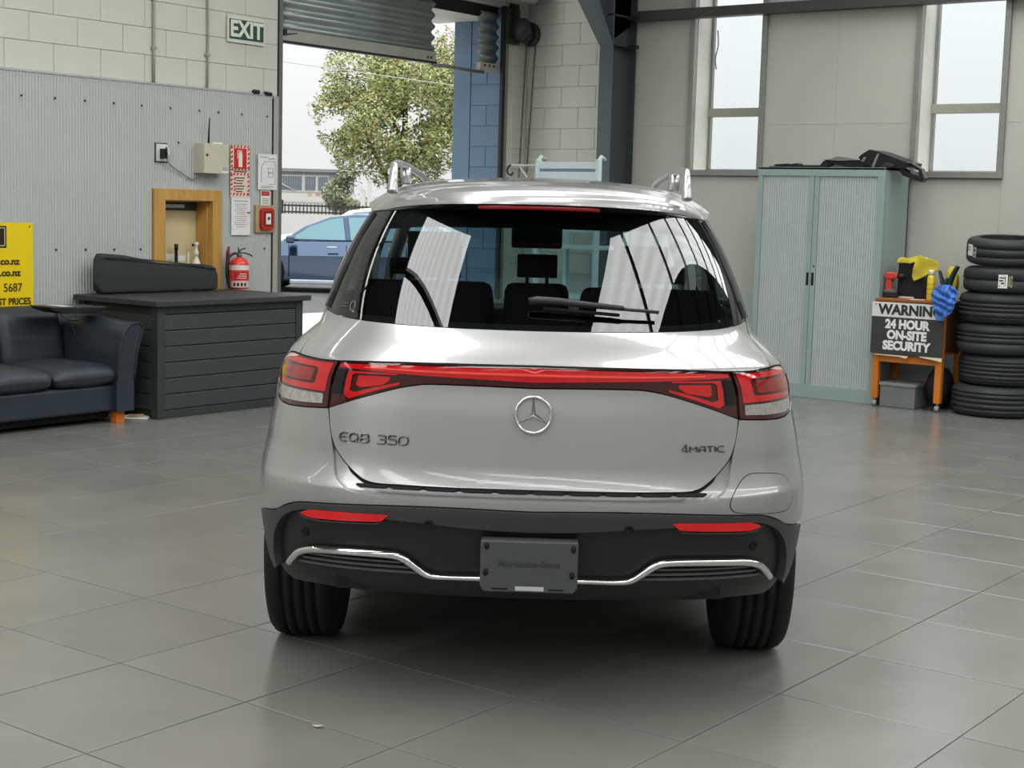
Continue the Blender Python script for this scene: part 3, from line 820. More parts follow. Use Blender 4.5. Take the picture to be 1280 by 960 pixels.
m_silver = mat('silver_paint', (161, 161, 161), rough=.34, metal=.62, spec=.5, coat=1.0, var=.015, scale=900)
m_pblack = mat('bumper_black', (30, 31, 32), rough=.42, var=.06, scale=40)
m_psatin = mat('bumper_satin', (58, 60, 61), rough=.38, var=.05, scale=40)
m_gapb = mat('gap_black', (8, 8, 9), rough=.8, var=0)
m_gloss = mat('gloss_black', (10, 11, 13), rough=.08, var=0)
m_tyre = mat('tyre_rubber', (17, 17, 18), rough=.75, var=.12, scale=20)
m_maroon = mat('lamp_maroon', (56, 8, 12), rough=.08, coat=.6, var=.05)
m_lred = mat('lamp_red', (188, 16, 22), rough=.10, coat=.8, var=.12, scale=40)
m_lred2 = mat('lamp_deep_red', (138, 14, 20), rough=.10, coat=.8, var=.12, scale=30)
m_lclear = mat('lamp_clear', (150, 146, 144), rough=.12, coat=.6, var=.25, scale=60)
m_refl = mat('reflector_red', (226, 20, 26), rough=.22, coat=.5, var=.08, scale=80)
m_glass = glass_material('car_rear_glass', (.36, .44, .44), 1.75)
m_sglass = glass_material('car_side_glass', (.05, .06, .06), 1.5)
m_wglass = glass_material('car_windscreen', (.70, .88, .90), 1.45)
m_cab = mat('cabin_black', (16, 16, 18), rough=.8, var=.1)

_co = FW * 5.47 + RT * .079
car = empty('car', (_co.x, _co.y, 0), math.radians(37.07 - .8), 'silver electric SUV seen from behind, parked on the tiles in the middle', 'car')

# --- tailgate and its surrounds
gate_edge = [(0, .714), (-.185, .714), (-.294, .7155), (-.345, .716), (-.375, .723), (-.4, .741), (-.429, .77), (-.456, .804), (-.474, .843), (-.485, .879), (-.4945, .927)]
gate_top = [(-.4945, .927), (-.435, .955), (-.375, .980), (-.317, 1.002), (-.279, 1.012), (-.241, 1.017), (-.127, 1.017), (0, 1.014)]
ge = cr(gate_edge, 3); gt = cr(gate_top, 3)
left = ge + gt[1:]
tail = panel('tailgate', [(q, z) for q, z in left] + [(-q, z) for q, z in reversed(left[1:-1])], m_silver, car, thick=.022, lines_z=(.795, .80, .805, .81, .815, .72))
panel('tailgate_gap', sym([(q * 1.016, z - .007 if z < .75 else z) for q, z in ge] + [(-.508, 1.0)]), m_gapb, car, off=-.009, thick=.004)
bump_hi = [(0, .677), (-.174, .679), (-.330, .677), (-.408, .686), (-.43, .701), (-.452, .73), (-.469, .813), (-.487, .879), (-.499, .925)]
bh = cr(bump_hi, 3)
panel('load_sill', sym([(q * 1.03, z - .012 if z < .75 else z) for q, z in bh]), m_silver, car, off=-.014, thick=.004)
g1 = panel('sill_guard', sym([(0, .706), (-.345, .709), (-.352, .70), (-.338, .688), (0, .687)]), mat('sill_guard', (120, 122, 124), rough=.3, metal=.6), car, off=-.010, thick=.004)
for i in range(10):
    q = -.36 + i * .08
    panel('rubber_stop', [(q - .034, .713), (q - .038, .709), (q - .03, .705), (q + .03, .705), (q + .038, .709), (q + .034, .713)], m_gapb, car, off=-.004, thick=.006, du=.1)
blk_top = [(0, .651), (-.182, .656), (-.327, .653), (-.485, .642), (-.544, .636), (-.571, .628), (-.603, .614), (-.64, .594), (-.69, .582), (-.73, .582)]
bt = cr(blk_top, 3)
lamp_low = [(-.499, .925), (-.579, .918), (-.644, .915), (-.693, .917), (-.746, .927), (-.772, .935)]
bl = bh + lamp_low[1:] + [(-.768, .80), (-.755, .68), (-.738, .60)] + list(reversed(bt))[:-1]
bmp = panel('rear_bumper', bl + [(0, .651)] + [(-q, z) for q, z in reversed(bl[1:])], m_silver, car, off=0, thick=.02, lines_z=(.665, .675, .69, .70, .71))
# charging flap on the right corner
flap = cr([(.458, .662), (.457, .69), (.483, .737), (.507, .757), (.535, .760), (.60, .752), (.632, .740), (.653, .715), (.667, .685), (.655, .652), (.625, .637), (.54, .641), (.479, .649)], 4, True)
cqx, cqz = .56, .70
panel('charge_flap_gap', [(cqx + (q - cqx) * 1.022, cqz + (z - cqz) * 1.04) for q, z in flap], m_gapb, car, off=.0004, thick=.001)
panel('charge_flap', flap, m_silver, car, off=.0012, thick=.002, lines_z=(.665, .675, .69, .70, .71))
# quarter panels and pillars
lamp_out = [(-.667, 1.075), (-.705, 1.078), (-.764, 1.072), (-.797, 1.05), (-.822, 1.012), (-.830, .975), (-.815, .948), (-.776, .935)]
for sg in (1, -1):
    qy = lambda y, z: yq(y, z, -1)
    arch = [(qy(.44 * math.cos(a), .36 + .44 * math.sin(a)), .36 + .44 * math.sin(a)) for a in [math.radians(d) for d in range(12, 150, 9)]]
    ql = [(-.776, .935), (-.772, .80), (-.758, .68), (-.740, .60), (-.736, .585), (-.80, .575)] + list(reversed(arch)) + [(qy(.50, .44), .44), (qy(.56, .75), .75), (qy(.52, .98), .98), (qy(.46, 1.09), 1.09), (qy(.15, 1.125), 1.125), (qy(-.03, 1.2), 1.2), (qy(-.01, 1.4), 1.4), (qy(.10, 1.52), 1.52), (qy(.10, 1.56), 1.56),
          (-.752, 1.54), (-.757, 1.503), (-.750, 1.429), (-.741, 1.341), (-.752, 1.27), (-.772, 1.215), (-.745, 1.200), (-.739, 1.16), (-.689, 1.105), (-.671, 1.077)] + lamp_out[1:-1]
    panel('quarter_panel', ql, m_silver, car, flip=(sg < 0), du=.05, dz=.04, thick=.02)
# tailgate above the light bar
bar_top = [(0, 1.086), (-.332, 1.083), (-.525, 1.073), (-.600, 1.074), (-.663, 1.077)]
g_bot = [(0, 1.180), (-.156, 1.181), (-.293, 1.183), (-.441, 1.187), (-.562, 1.192), (-.666, 1.199), (-.738, 1.207)]
up = list(reversed(cr(g_bot, 3))) 
lo = cr(bar_top, 3)
lft = lo + [(-.686, 1.105), (-.735, 1.16), (-.742, 1.198)] + up
panel('tailgate_shoulder', lft + [(-q, z) for q, z in reversed(lft[1:-1])], m_silver, car, thick=.02, lines_z=(1.085, 1.10, 1.11, 1.13))
# --- light bar across the tailgate, lamps
bar_l = [(0, 1.082), (-.332, 1.079), (-.494, 1.071), (-.496, .932)] + [(q, z + .004) for q, z in gt[1:]]
bar = panel('light_bar', bar_l + [(-q, z) for q, z in reversed(bar_l[1:-1])], m_maroon, car, off=-.004, thick=.02)
panel('light_strip', sym([(0, 1.076), (-.33, 1.072), (-.488, 1.066), (-.488, 1.055), (-.31, 1.046), (0, 1.034)]) , m_lred, bar, off=-.001, thick=.003)
panel('strip_glow_line', sym([(0, 1.060), (-.25, 1.060), (-.42, 1.062), (-.42, 1.058), (-.25, 1.054), (0, 1.052)]), mat('lamp_bright', (238, 74, 66), rough=.1, coat=.6, var=.1), bar, off=.0005, thick=.001)
both('lamp_frame', [(-.458, 1.046), (-.458, .972), (-.445, .962), (-.375, .992), (-.32, 1.013), (-.32, 1.020), (-.375, 1.003), (-.43, .982), (-.444, .988), (-.444, 1.034), (-.436, 1.040), (-.33, 1.042), (-.33, 1.046)], m_lred, bar, off=-.0005, thick=.003)
both('lamp_block', [(-.428, 1.034), (-.428, 1.004), (-.418, .998), (-.36, 1.010), (-.345, 1.024), (-.345, 1.035)], m_lred, bar, off=.0, thick=.003)
both('lamp_divider', [(-.492, 1.048), (-.492, .972), (-.466, .972), (-.466, 1.048)], m_gapb, bar, off=-.001, thick=.002)
lamp_o = [(-.503, 1.071), (-.525, 1.070), (-.60, 1.071), (-.667, 1.073), (-.702, 1.075), (-.760, 1.069), (-.792, 1.048), (-.817, 1.010), (-.825, .975), (-.811, .950), (-.772, .938), (-.743, .930), (-.693, .921), (-.644, .919), (-.579, .922), (-.503, .929)]
lamps = both('tail_lamp', lamp_o, m_maroon, car, off=-.002, thick=.02, label='red tail lamp at the car\'s corner')
for i, lp in enumerate(lamps):
    fl = (i == 1)
    panel('red_lens', [(-.512, 1.064), (-.60, 1.065), (-.70, 1.066), (-.752, 1.060), (-.780, 1.040), (-.800, 1.005), (-.805, .978), (-.515, .976)], m_lred, lp, off=-.0005, thick=.003, flip=fl)
    panel('lens_ring', [(-.560, 1.048), (-.735, 1.050), (-.757, 1.035), (-.757, 1.005), (-.740, .994), (-.560, .996), (-.552, 1.004), (-.552, 1.040)], m_maroon, lp, off=.0005, thick=.002, flip=fl)
    panel('lens_core', [(-.572, 1.042), (-.728, 1.043), (-.746, 1.032), (-.746, 1.008), (-.734, 1.000), (-.572, 1.003), (-.564, 1.01), (-.564, 1.035)], m_lred2, lp, off=.001, thick=.002, flip=fl)
    cs = panel('clear_lens', [(-.806, .970), (-.520, .969), (-.520, .939), (-.60, .934), (-.693, .932), (-.75, .940), (-.795, .955)], m_lclear, lp, off=.0, thick=.003, flip=fl)
    panel('lens_tip', [(-.66, 1.070), (-.702, 1.0715), (-.755, 1.065), (-.783, 1.043), (-.772, 1.040), (-.745, 1.056), (-.70, 1.062)], mat('lamp_pale', (226, 170, 160), rough=.1, coat=.5), lp, off=.001, thick=.002, flip=fl)

# --- black lower bumper
lip_in = [(0, .586), (-.111, .591), (-.254, .606), (-.443, .618), (-.533, .614), (-.583, .592), (-.618, .561), (-.649, .514), (-.669, .45), (-.672, .40)]
li = cr(lip_in, 3)
lip_out = [(q, z - .004) for q, z in bt[:-1]] + [(-.730, .575), (-.722, .50), (-.710, .436), (-.698, .385)]
lipl = lip_out + list(reversed(li))
panel('bumper_lip', lipl + [(-q, z) for q, z in reversed(lipl[1:-1])], m_psatin, car, off=.010, thick=.03)
lowl = [(0, .62), (-.45, .63), (-.60, .60), (-.70, .55), (-.716, .46), (-.705, .39), (-.698, .345), (-.672, .330), (-.6, .337), (-.548, .342), (-.459, .339), (-.325, .342), (-.115, .337), (0, .336)]
low = panel('lower_bumper', lowl + [(-q, z) for q, z in reversed(lowl[1:-1])], m_pblack, car, off=-.016, thick=.03)
refs = both('reflector', cr([(-.535, .606), (-.515, .616), (-.486, .620), (-.33, .6255), (-.322, .620), (-.328, .610), (-.35, .602), (-.487, .594), (-.52, .597)], 3, True), m_refl, car, off=.015, thick=.032, label='red bumper reflector')
both('reflector_rim', [(-.545, .604), (-.525, .594), (-.487, .589), (-.35, .596), (-.325, .604), (-.345, .592), (-.487, .584), (-.53, .588)], m_psatin, car, off=.013, thick=.03)
both('vent', [(-.575, .432), (-.55, .472), (-.50, .484), (-.31, .486), (-.28, .474), (-.245, .432), (-.40, .424)], m_gapb, car, off=-.012, thick=.004)
for z, a, b in ((.467, -.535, -.292), (.451, -.556, -.268), (.435, -.572, -.250)):
    both('vent_slat', [(a, z - .0032), (b, z - .0032), (b, z + .0032), (a, z + .0032)], mat('slat_grey', (92, 94, 96), rough=.3, metal=.3), car, off=-.002, thick=.02)
def skin_tube(name, pts, r, off, m, parent, n=8, k=5, flat=None, taper=None):
    sp = smooth_path([(a, b, 0) for a, b in pts], k)
    P = [SO(p.x, p.y, off) for p in sp]
    rr = r if taper is None else [r * taper(i / (len(P) - 1)) for i in range(len(P))]
    return MB().tube(P, rr, n, flat=flat).build(name, m, parent)
for s in (1, -1):
    skin_tube('chrome_trim', [(s * q, z) for q, z in ((-.607, .424), (-.585, .447), (-.561, .468), (-.532, .481), (-.496, .488), (-.39, .4935), (-.313, .4925), (-.286, .482), (-.259, .455), (-.235, .433), (-.205, .427), (-.15, .4275), (-.09, .428))], .0125, .004, m_chrome, car, 10, taper=lambda t: 1.0 if t < .62 else max(.62, 1 - (t - .62) * 1.6))
# parking sensors
for q, z, o_ in ((-.224, .603, .012), (.219, .604, .012), (-.547, .53, -.014), (.542, .528, -.014)):
    p = SO(q, z, o_); n = SN(q, z)
    MB().lathe([(.0, .0), (.009, .0), (.011, .002), (.014, .002), (.015, 0), (.015, -.005)], 14, M=Matrix.Translation(p) @ n.to_track_quat('Z', 'Y').to_matrix().to_4x4()).build('parking_sensor', m_gapb, car)
# number plate holder without a plate
pz = .487; ph = Matrix.Translation((0, -.948, pz))
plate_poly = [(-.147, .078), (-.147, -.062), (-.135, -.079), (.135, -.079), (.147, -.062), (.147, .078)]
plate = MB().prism(plate_poly, -.012, .05, 'y', M=ph).build('plate_holder', mat('plate_grey', (70, 72, 74), rough=.48, var=.04), car, .004)
MB().box((-.040, -.0135, -.073), (.046, -.011, -.060), M=ph).build('label_strip', mat('label_grey', (176, 178, 180), rough=.4), plate)
for x in (-.11, .06):
    MB().box((x, -.013, -.071), (x + .046, -.011, -.066), M=ph).build('slot', m_gapb, plate)
for x, z in ((-.128, .062), (-.13, -.018), (.132, .058), (.13, -.022)):
    MB().lathe([(.008, 0), (.008, .002), (0, .002)], 12, M=ph @ Matrix.Translation((x, -.0118, z)) @ Matrix.Scale(1.5, 4, (0, 0, 1)) @ Matrix.Rotation(PI / 2, 4, 'X')).build('screw_hole', m_gapb, plate)
text('lettering', 'Mercedes-Benz', .027, (0, -.948 - .0125, pz + .008), (1, 0, 0), (0, 0, 1), mat('plate_print', (52, 54, 56), rough=.6, var=0), plate, extrude=.0008, bold=.0006, sx=1.12)
# --- emblem: three pointed star in a ring
p = SO(0, .937, .002); n = SN(0, .937)
Me = Matrix.Translation(p) @ Matrix(((1, 0, 0, 0), (0, n.y, n.z, 0), (0, 0, 0, 0), (0, 0, 0, 1)))
zx = Vector((1, 0, 0)); zn = n; zu = zn.cross(zx).normalized()
Me = Matrix(((zx.x, zu.x, zn.x, p.x), (zx.y, zu.y, zn.y, p.y), (zx.z, zu.z, zn.z, p.z), (0, 0, 0, 1)))
em = MB()
R0 = .0545
prof = []
for k in range(56):
    a = 2 * PI * k / 56; prof.append((R0 * math.cos(a), R0 * math.sin(a), .004))
em.tube(prof + [prof[0]], .0048, 8, cap=False, M=Me)
emb = em.build('emblem_ring', m_chrome, car)
st = MB()
tips = [(PI / 2 + i * 2 * PI / 3) for i in range(3)]
vs = [(0, 0, .012)]
for i, a in enumerate(tips):
    vs.append((R0 * .96 * math.cos(a), R0 * .96 * math.sin(a), .004)); b = a + PI / 3
    vs.append((.0095 * math.cos(b), .0095 * math.sin(b), .002))
st.add(vs, [(0, i + 1, (i + 1) % 6 + 1) for i in range(6)], M=Me)
st.build('emblem_star', m_chrome, emb, fix=False)
# --- badges: raised strokes on the skin
GL = {
 'E': [[(.75, 1), (.3, 1), (.05, .8), (0, .5), (.05, .2), (.3, 0), (.75, 0)], [(.02, .5), (.62, .5)]],
 'Q': [[(.45, 1), (.12, .85), (0, .5), (.12, .15), (.45, 0), (.78, .15), (.9, .5), (.78, .85), (.45, 1)], [(.55, .3), (.9, -.05)]],
 'B': [[(0, .52), (0, 1), (.5, 1), (.68, .9), (.68, .62), (.5, .52), (0, .52), (0, 0), (.55, 0), (.75, .12), (.75, .4), (.55, .52)]],
 '3': [[(0, 1), (.6, 1), (.75, .88), (.75, .62), (.6, .52), (.2, .52)], [(.6, .52), (.78, .4), (.78, .12), (.6, 0), (0, 0)]],
 '5': [[(.75, 1), (.05, 1), (.05, .58), (.55, .6), (.78, .45), (.78, .15), (.55, 0), (0, 0)]],
 '0': [[(.45, 1), (.12, .92), (0, .5), (.12, .08), (.45, 0), (.78, .08), (.9, .5), (.78, .92), (.45, 1)]],
 '4': [[(.78, .28), (0, .28), (.6, 1), (.6, -.05)]],
 'M': [[(0, 0), (0, .7), (.45, .35), (.9, .7), (.9, 0)]],
 'A': [[(0, 0), (0, .45), (.2, .7), (.75, .7), (.75, 0)], [(0, .3), (.75, .3)]],
 'T': [[(0, .7), (.8, .7)], [(.4, .7), (.4, 0)]], 'I': [[(.1, .7), (.1, 0)]],
 'C': [[(.85, .7), (.3, .68), (0, .5), (.02, .2), (.3, 0), (.85, 0)]], ' ': []}
def badge(name, s, q0, q1, z0, z1, r):
    adv = {' ': .6, 'I': .40, '4': 1.05, 'M': 1.2, 'Q': 1.2, 'A': 1.0}
    tot = sum(adv.get(c, 1.0) for c in s) - .2
    cur = 0; h = z1 - z0; sc = (q1 - q0) / tot
    for c in s:
        mb = MB()
        for stroke in GL[c]:
            P = []
            for i in range(len(stroke) - 1):
                a, b = stroke[i], stroke[i + 1]
                for t in (0, .5): P.append((a[0] + (b[0] - a[0]) * t, a[1] + (b[1] - a[1]) * t))
            P.append(stroke[-1])
            for i in range(len(stroke) - 1):
                mb.tube([SO(q0 + (cur + x) * sc, z0 + y * h, .003) for x, y in (stroke[i], stroke[i + 1])], r, 6, smooth=False)
        if mb.v: mb.build(name, mat('badge_chrome', (84, 86, 86), rough=.22, metal=.9, var=0), car)
        cur += adv.get(c, 1.0)
badge('badge_letter', 'EQB 350', -.452, -.286, .833, .858, .0026)
badge('badge_letter', '4MATIC', .342, .446, .833, .857, .0021)

# --- rear screen
gb2 = [(q, z + .003) for q, z in g_bot]
gl_side = [(-.764, 1.217), (-.742, 1.27), (-.731, 1.341), (-.740, 1.429), (-.747, 1.503), (-.742, 1.535)]
gl_top = [(-.67, 1.542), (-.475, 1.553), (-.223, 1.560), (0, 1.562)]
gl_l = cr(gb2, 3) + cr(gl_side, 3) + gl_top
rg = panel('rear_screen', gl_l + [(-q, z) for q, z in reversed(gl_l[1:-1])], m_glass, car, off=-.002, thick=.0005)
# blackened border of the glass, behind it
ft = [(0, 1.500), (-.40, 1.496), (-.62, 1.480), (-.742, 1.46), (-.745, 1.503), (-.742, 1.53), (-.67, 1.538), (-.475, 1.549), (-.223, 1.557), (0, 1.559)]
panel('frit_band', ft + [(-q, z) for q, z in reversed(ft[1:-1])], m_gapb, rg, off=-.008, thick=.002)
fb = cr([(q * .995, z + .002) for q, z in gb2], 2)
fbb = fb + [(q * .97, z + .018) for q, z in reversed(fb)]
panel('frit_band', fbb + [(-q, z) for q, z in reversed(fbb[1:-1])], m_gapb, rg, off=-.008, thick=.002)
both('frit_band', [(-.760, 1.218), (-.740, 1.27), (-.729, 1.341), (-.738, 1.429), (-.744, 1.47), (-.66, 1.47), (-.652, 1.40), (-.645, 1.30), (-.655, 1.21), (-.72, 1.208)], m_gapb, rg, off=-.008, thick=.002)
both('side_blade', [(-.768, 1.216), (-.762, 1.222), (-.744, 1.27), (-.733, 1.341), (-.742, 1.429), (-.749, 1.503), (-.744, 1.534), (-.712, 1.530), (-.713, 1.45), (-.702, 1.35), (-.712, 1.27), (-.738, 1.215)], mat('blade_satin', (46, 48, 48), rough=.3, var=.05), car, off=.008, thick=.014)
# a small print in the corner of the glass
mk = MB(); Pm = SO(-.59, 1.232, .0)
for k in range(14):
    a = 2 * PI * k / 14; b = 2 * PI * (k + 1) / 14
    mk.tube([SO(-.575 + .011 * math.cos(a), 1.232 + .014 * math.sin(a), .0), SO(-.575 + .011 * math.cos(b), 1.232 + .014 * math.sin(b), .0)], .0012, 4)
mk.tube([SO(-.635, 1.226, 0), SO(-.60, 1.228, 0)], .0014, 4); mk.tube([SO(-.62, 1.236, 0), SO(-.60, 1.237, 0)], .0012, 4)
mk.build('glass_mark', mat('mark_grey', (120, 124, 124), var=0), rg)
# wiper
wp = MB()
wp.tube([SO(-.022, 1.250, .030), SO(0.0, 1.251, .034), SO(.06, 1.249, .034), SO(.15, 1.242, .032), SO(.25, 1.235, .030)], [.010, .0125, .012, .010, .0085], 8, flat=(1, 1))
wpo = wp.build('wiper_arm', mat('wiper_black', (40, 42, 44), rough=.4), car)
MB().tube([SO(.245, 1.2345, .028), SO(.30, 1.232, .026), SO(.352, 1.229, .024)], .006, 6).build('arm_tip', mat('wiper_black', (40, 42, 44)), wpo)
MB().tube([SO(.02, 1.240, .012), SO(.12, 1.234, .012), SO(.24, 1.226, .012)], .006, 6).build('wiper_blade', m_gapb, wpo)

# --- roof with spoiler
def roof_pt(u, v, off=0.0):
    """u across (-1..1), v from the spoiler's lower edge (0) forward to the windscreen"""
    au = abs(u); rows = [(-.500, 1.571), (-.497, 1.579), (-.485, 1.597), (-.462, 1.613), (-.40, 1.631), (-.25, 1.650), (-.08, 1.663), (.5, 1.676), (1.0, 1.668), (1.35, 1.645), (1.72, 1.598)]
    x_ = v * (len(rows) - 1); i = min(int(x_), len(rows) - 2); t = x_ - i
    y = rows[i][0] * (1 - t) + rows[i + 1][0] * t; z = rows[i][1] * (1 - t) + rows[i + 1][1] * t
    back = max(0, 1 - max(0, (y + .5)) / .5)
    y += .40 * au ** 2.6 * back
    hw = .60 + .05 * min(1, max(0, (y + .1) / .8)) - (.10 * max(0, (y - .9)) / .8 if y > .9 else 0)
    hw = hw if y > -.1 else .60
    drop = (.045 * au ** 2 + .060 * au ** 7) * (1 if y > -.2 else 1) * (min(1, .45 + .55 * min(1, max(0, (z - 1.571)) / .07)))
    return Vector((u * hw * (1 - .035 * back), y, z - drop - off))
def roof_mesh(name, m, off, v0=0, nv=40):
    return MB().grid(lambda a, b: roof_pt(a * 2 - 1, v0 + (1 - v0) * b, off), 44, nv).build(name, m, car)
rf = roof_mesh('roof', m_silver, 0)
roof_mesh('roof_lining', m_cab, .035, .5, 12)
sp = MB()
def und(a, b):
    u = a * 2 - 1
    T = roof_pt(u, 0); q = u * .745; G = SO(q, 1.553 - .018 * abs(u) ** 2, .002)
    return T * (1 - b) + Vector((G.x, G.y, G.z)) * b + Vector((0, 0, -.002))
sp.grid(und, 40, 4); sp.build('spoiler_underside', mat('spoiler_black', (38, 40, 41), rough=.35), car)
bk_ = MB()
def brk(a, b):
    u = (a * 2 - 1) * .338
    T = roof_pt(u, 0)
    return Vector((T.x, T.y + .012, T.z - .002 - .016 * b))
bk_.grid(brk, 16, 1); bk_.build('brake_light', mat('brake_lens', (150, 22, 26), rough=.15, coat=.5), car, solid=.012, label='narrow red brake light under the roof edge')
# roof rails
for s in (1, -1):
    pts = smooth_path([(s * .500, -.235, 1.600), (s * .499, -.215, 1.645), (s * .502, -.16, 1.683), (s * .508, -.06, 1.699), (s * .525, .5, 1.712), (s * .53, 1.0, 1.705), (s * .515, 1.35, 1.683), (s * .508, 1.50, 1.645), (s * .505, 1.53, 1.62)], 6)
    MB().tube(pts, [.019 - .0055 * min(1, i / 14) for i in range(len(pts))], 8).build('roof_rail', mat('rail_alu_satin', (186, 188, 188), rough=.28, metal=.9, var=0), car)
    MB().tube([(s * .520, .55, 1.64), (s * .525, .56, 1.70)], .022, 8).build('rail_foot', mat('rail_alu_satin', (186, 188, 188)), car)

# --- flanks, bonnet and front, which this view hardly shows
for sg in (1, -1):
    qy = lambda y, z: yq(y, z, -1)
    fl = sg < 0
    panel('rear_door', [(qy(.51, .44), .44), (qy(.57, .75), .75), (qy(.53, .98), .98), (qy(.47, 1.09), 1.09), (qy(1.40, 1.065), 1.065), (qy(1.40, .42), .42)], m_silver, car, flip=fl, du=.12, dz=.08)
    panel('front_door', [(qy(1.41, .42), .42), (qy(1.41, 1.065), 1.065), (qy(2.40, 1.03), 1.03), (qy(2.42, .8), .8), (qy(2.34, .42), .42)], m_silver, car, flip=fl, du=.12, dz=.08)
    arch = [(qy(2.829 + .43 * math.cos(a), .36 + .43 * math.sin(a)), .36 + .43 * math.sin(a)) for a in [math.radians(d) for d in range(12, 170, 12)]]
    panel('front_wing', [(qy(2.35, .42), .42), (qy(2.43, .8), .8), (qy(2.41, 1.03), 1.03), (qy(2.9, .985), .985), (qy(3.3, .93), .93), (qy(3.6, .84), .84), (qy(3.6, .45), .45)] + arch, m_silver, car, flip=fl, du=.1, dz=.06)
    panel('front_bumper', [(qy(3.32, .30), .30), (qy(3.32, .44), .44), (qy(3.62, .44), .44), (qy(3.62, .84), .84), (qy(3.69, .80), .80), (qy(3.69, .30), .30)], m_pblack, car, flip=fl, du=.05, dz=.08)
    panel('side_skirt', [(qy(.50, .30), .30), (qy(.50, .435), .435), (qy(2.33, .415), .415), (qy(2.33, .30), .30)], m_pblack, car, off=.012, flip=fl, du=.2, dz=.08)
    panel('side_window', [(qy(.16, 1.13), 1.13), (qy(.0, 1.2), 1.2), (qy(.02, 1.4), 1.4), (qy(.13, 1.51), 1.51), (qy(1.40, 1.53), 1.53), (qy(1.75, 1.46), 1.46), (qy(2.40, 1.08), 1.08), (qy(1.4, 1.07), 1.07), (qy(.48, 1.095), 1.095)], m_sglass, car, off=-.004, thick=.001, flip=fl, du=.12, dz=.08)
    for y in (.62, 1.40):
        panel('window_pillar', [(qy(y, 1.09), 1.09), (qy(y + .07, 1.09), 1.09), (qy(y + .07, 1.535), 1.535), (qy(y, 1.535), 1.535)], m_gloss, car, off=-.002, flip=fl, du=.2, dz=.08)
    for yc, nm in ((0, 'wheel_arch'), (2.829, 'wheel_arch')):
        ar = MB()
        def arc(a, b, yc=yc, sg=sg):
            th = math.radians(30 + 118 * a); r = .37 + .05 * b
            y, z = yc + r * math.cos(th), .36 + r * math.sin(th)
            return Vector((sg * (.892 + .006 * (1 - b) - (.06 if yc > 1 and False else 0)), y, z))
        ar.grid(arc, 28, 2); ar.build(nm, m_pblack, car, solid=.016)
        wl_ = MB()
        wl_.grid(lambda a, b, yc=yc, sg=sg: Vector((sg * (.905 - .36 * b), yc + .40 * math.cos(PI * (a * .70 + .13)), .36 + .40 * math.sin(PI * (a * .70 + .13)))), 16, 2)
        wl_.build('wheel_well', m_gapb, car)
    mr = MB(); mr.tube([(sg * .86, 2.05, 1.10), (sg * .93, 2.05, 1.11)], .025, 8)
    mr.tube([(sg * .93, 2.0, 1.12), (sg * .94, 2.10, 1.12)], .08, 10); mr.build('door_mirror', m_silver, car)
bn = MB()
def bonnet(a, b):
    y = 2.30 + 1.32 * b; u = a * 2 - 1
    z = 1.065 - .05 * b - .16 * b ** 3 + .03 * (1 - u * u)
    w = abs(S(yq(y, min(z, 1.0)), min(z, 1.0)).x) - .004
    return Vector((u * w, y, z))
bn.grid(bonnet, 20, 16); bn.build('bonnet', m_silver, car)
ws = MB()
def screen(a, b):
    u = a * 2 - 1; top = roof_pt(u, 1.0)
    bot = Vector((u * .74, 2.42 - .16 * u * u, 1.085))
    return bot * (1 - b) + top * b + Vector((0, .03 * math.sin(PI * b), .02 * math.sin(PI * b)))
ws.grid(screen, 18, 8); ws.build('windscreen', m_wglass, car)
for s in (1, -1):
    MB().tube([(s * .76, 2.36, 1.08), (s * .70, 2.05, 1.30), (s * .60, 1.70, 1.55)], .035, 6).build('front_pillar', m_silver, car)
ins = panel('inner_shell', [(-.93, .60), (-.93, 1.06), (-.72, 1.16), (0, 1.165), (.72, 1.16), (.93, 1.06), (.93, .60), (.6, .36), (-.6, .36)], m_gapb, car, off=-.035, thick=.002, du=.1, dz=.08)
ub = MB(); ub.box((-.62, -.20, .23), (.62, 3.4, .40)); ub.box((-.86, .45, .24), (.86, 2.37, .40)); ub.box((-.60, -.78, .36), (.60, -.18, .46)); ub.build('underbody', m_gapb, car)
# cabin
tub = MB(); tub.box((-.78, -.55, .50), (.78, 2.35, .56)); tub.box((-.84, -.05, .5), (-.80, 2.35, 1.06)); tub.box((.80, -.05, .5), (.84, 2.35, 1.06)); tub.box((-.74, 2.02, .7), (.74, 2.36, 1.07)); tub.build('cabin_tub', m_cab, car, .01)
MB().box((-.72, -.55, .90), (.72, -.02, .93)).build('load_cover', m_cab, car)
def seat(x, y, w, ht, hw, name='seat', hz=None):
    mb = MB(); mb.box((x - w, y - .28, .75), (x + w, y + .25, .90))
    mb.add([(x - w, y - .22, .85), (x + w, y - .22, .85), (x + w, y - .10, .85), (x - w, y - .10, .85), (x - w * .86, y - .40, ht), (x + w * .86, y - .40, ht), (x + w * .86, y - .31, ht), (x - w * .86, y - .31, ht)],
           [(3, 2, 1, 0), (4, 5, 6, 7), (0, 1, 5, 4), (1, 2, 6, 5), (2, 3, 7, 6), (3, 0, 4, 7)])
    s_ = mb.build(name, m_cab, car, .03)
    if hw:
        h2 = MB(); h2.box((x - hw, y - .45, ht + .025), (x + hw, y - .34, ht + .025 + (hz or .19))); h2.tube([(x - hw * .5, y - .38, ht - .02), (x - hw * .5, y - .4, ht + .06)], .008, 6); h2.tube([(x + hw * .5, y - .38, ht - .02), (x + hw * .5, y - .4, ht + .06)], .008, 6)
        h2.build('headrest', m_cab, s_, .03)
seat(-.45, 1.65, .23, 1.22, .115, hz=.20); seat(.45, 1.65, .23, 1.22, .115, hz=.16)
seat(-.43, .72, .30, 1.275, .12, 'rear_seat', .06); seat(.43, .72, .30, 1.265, .12, 'rear_seat', .06); seat(0, .72, .14, 1.275, .075, 'rear_seat', .085)
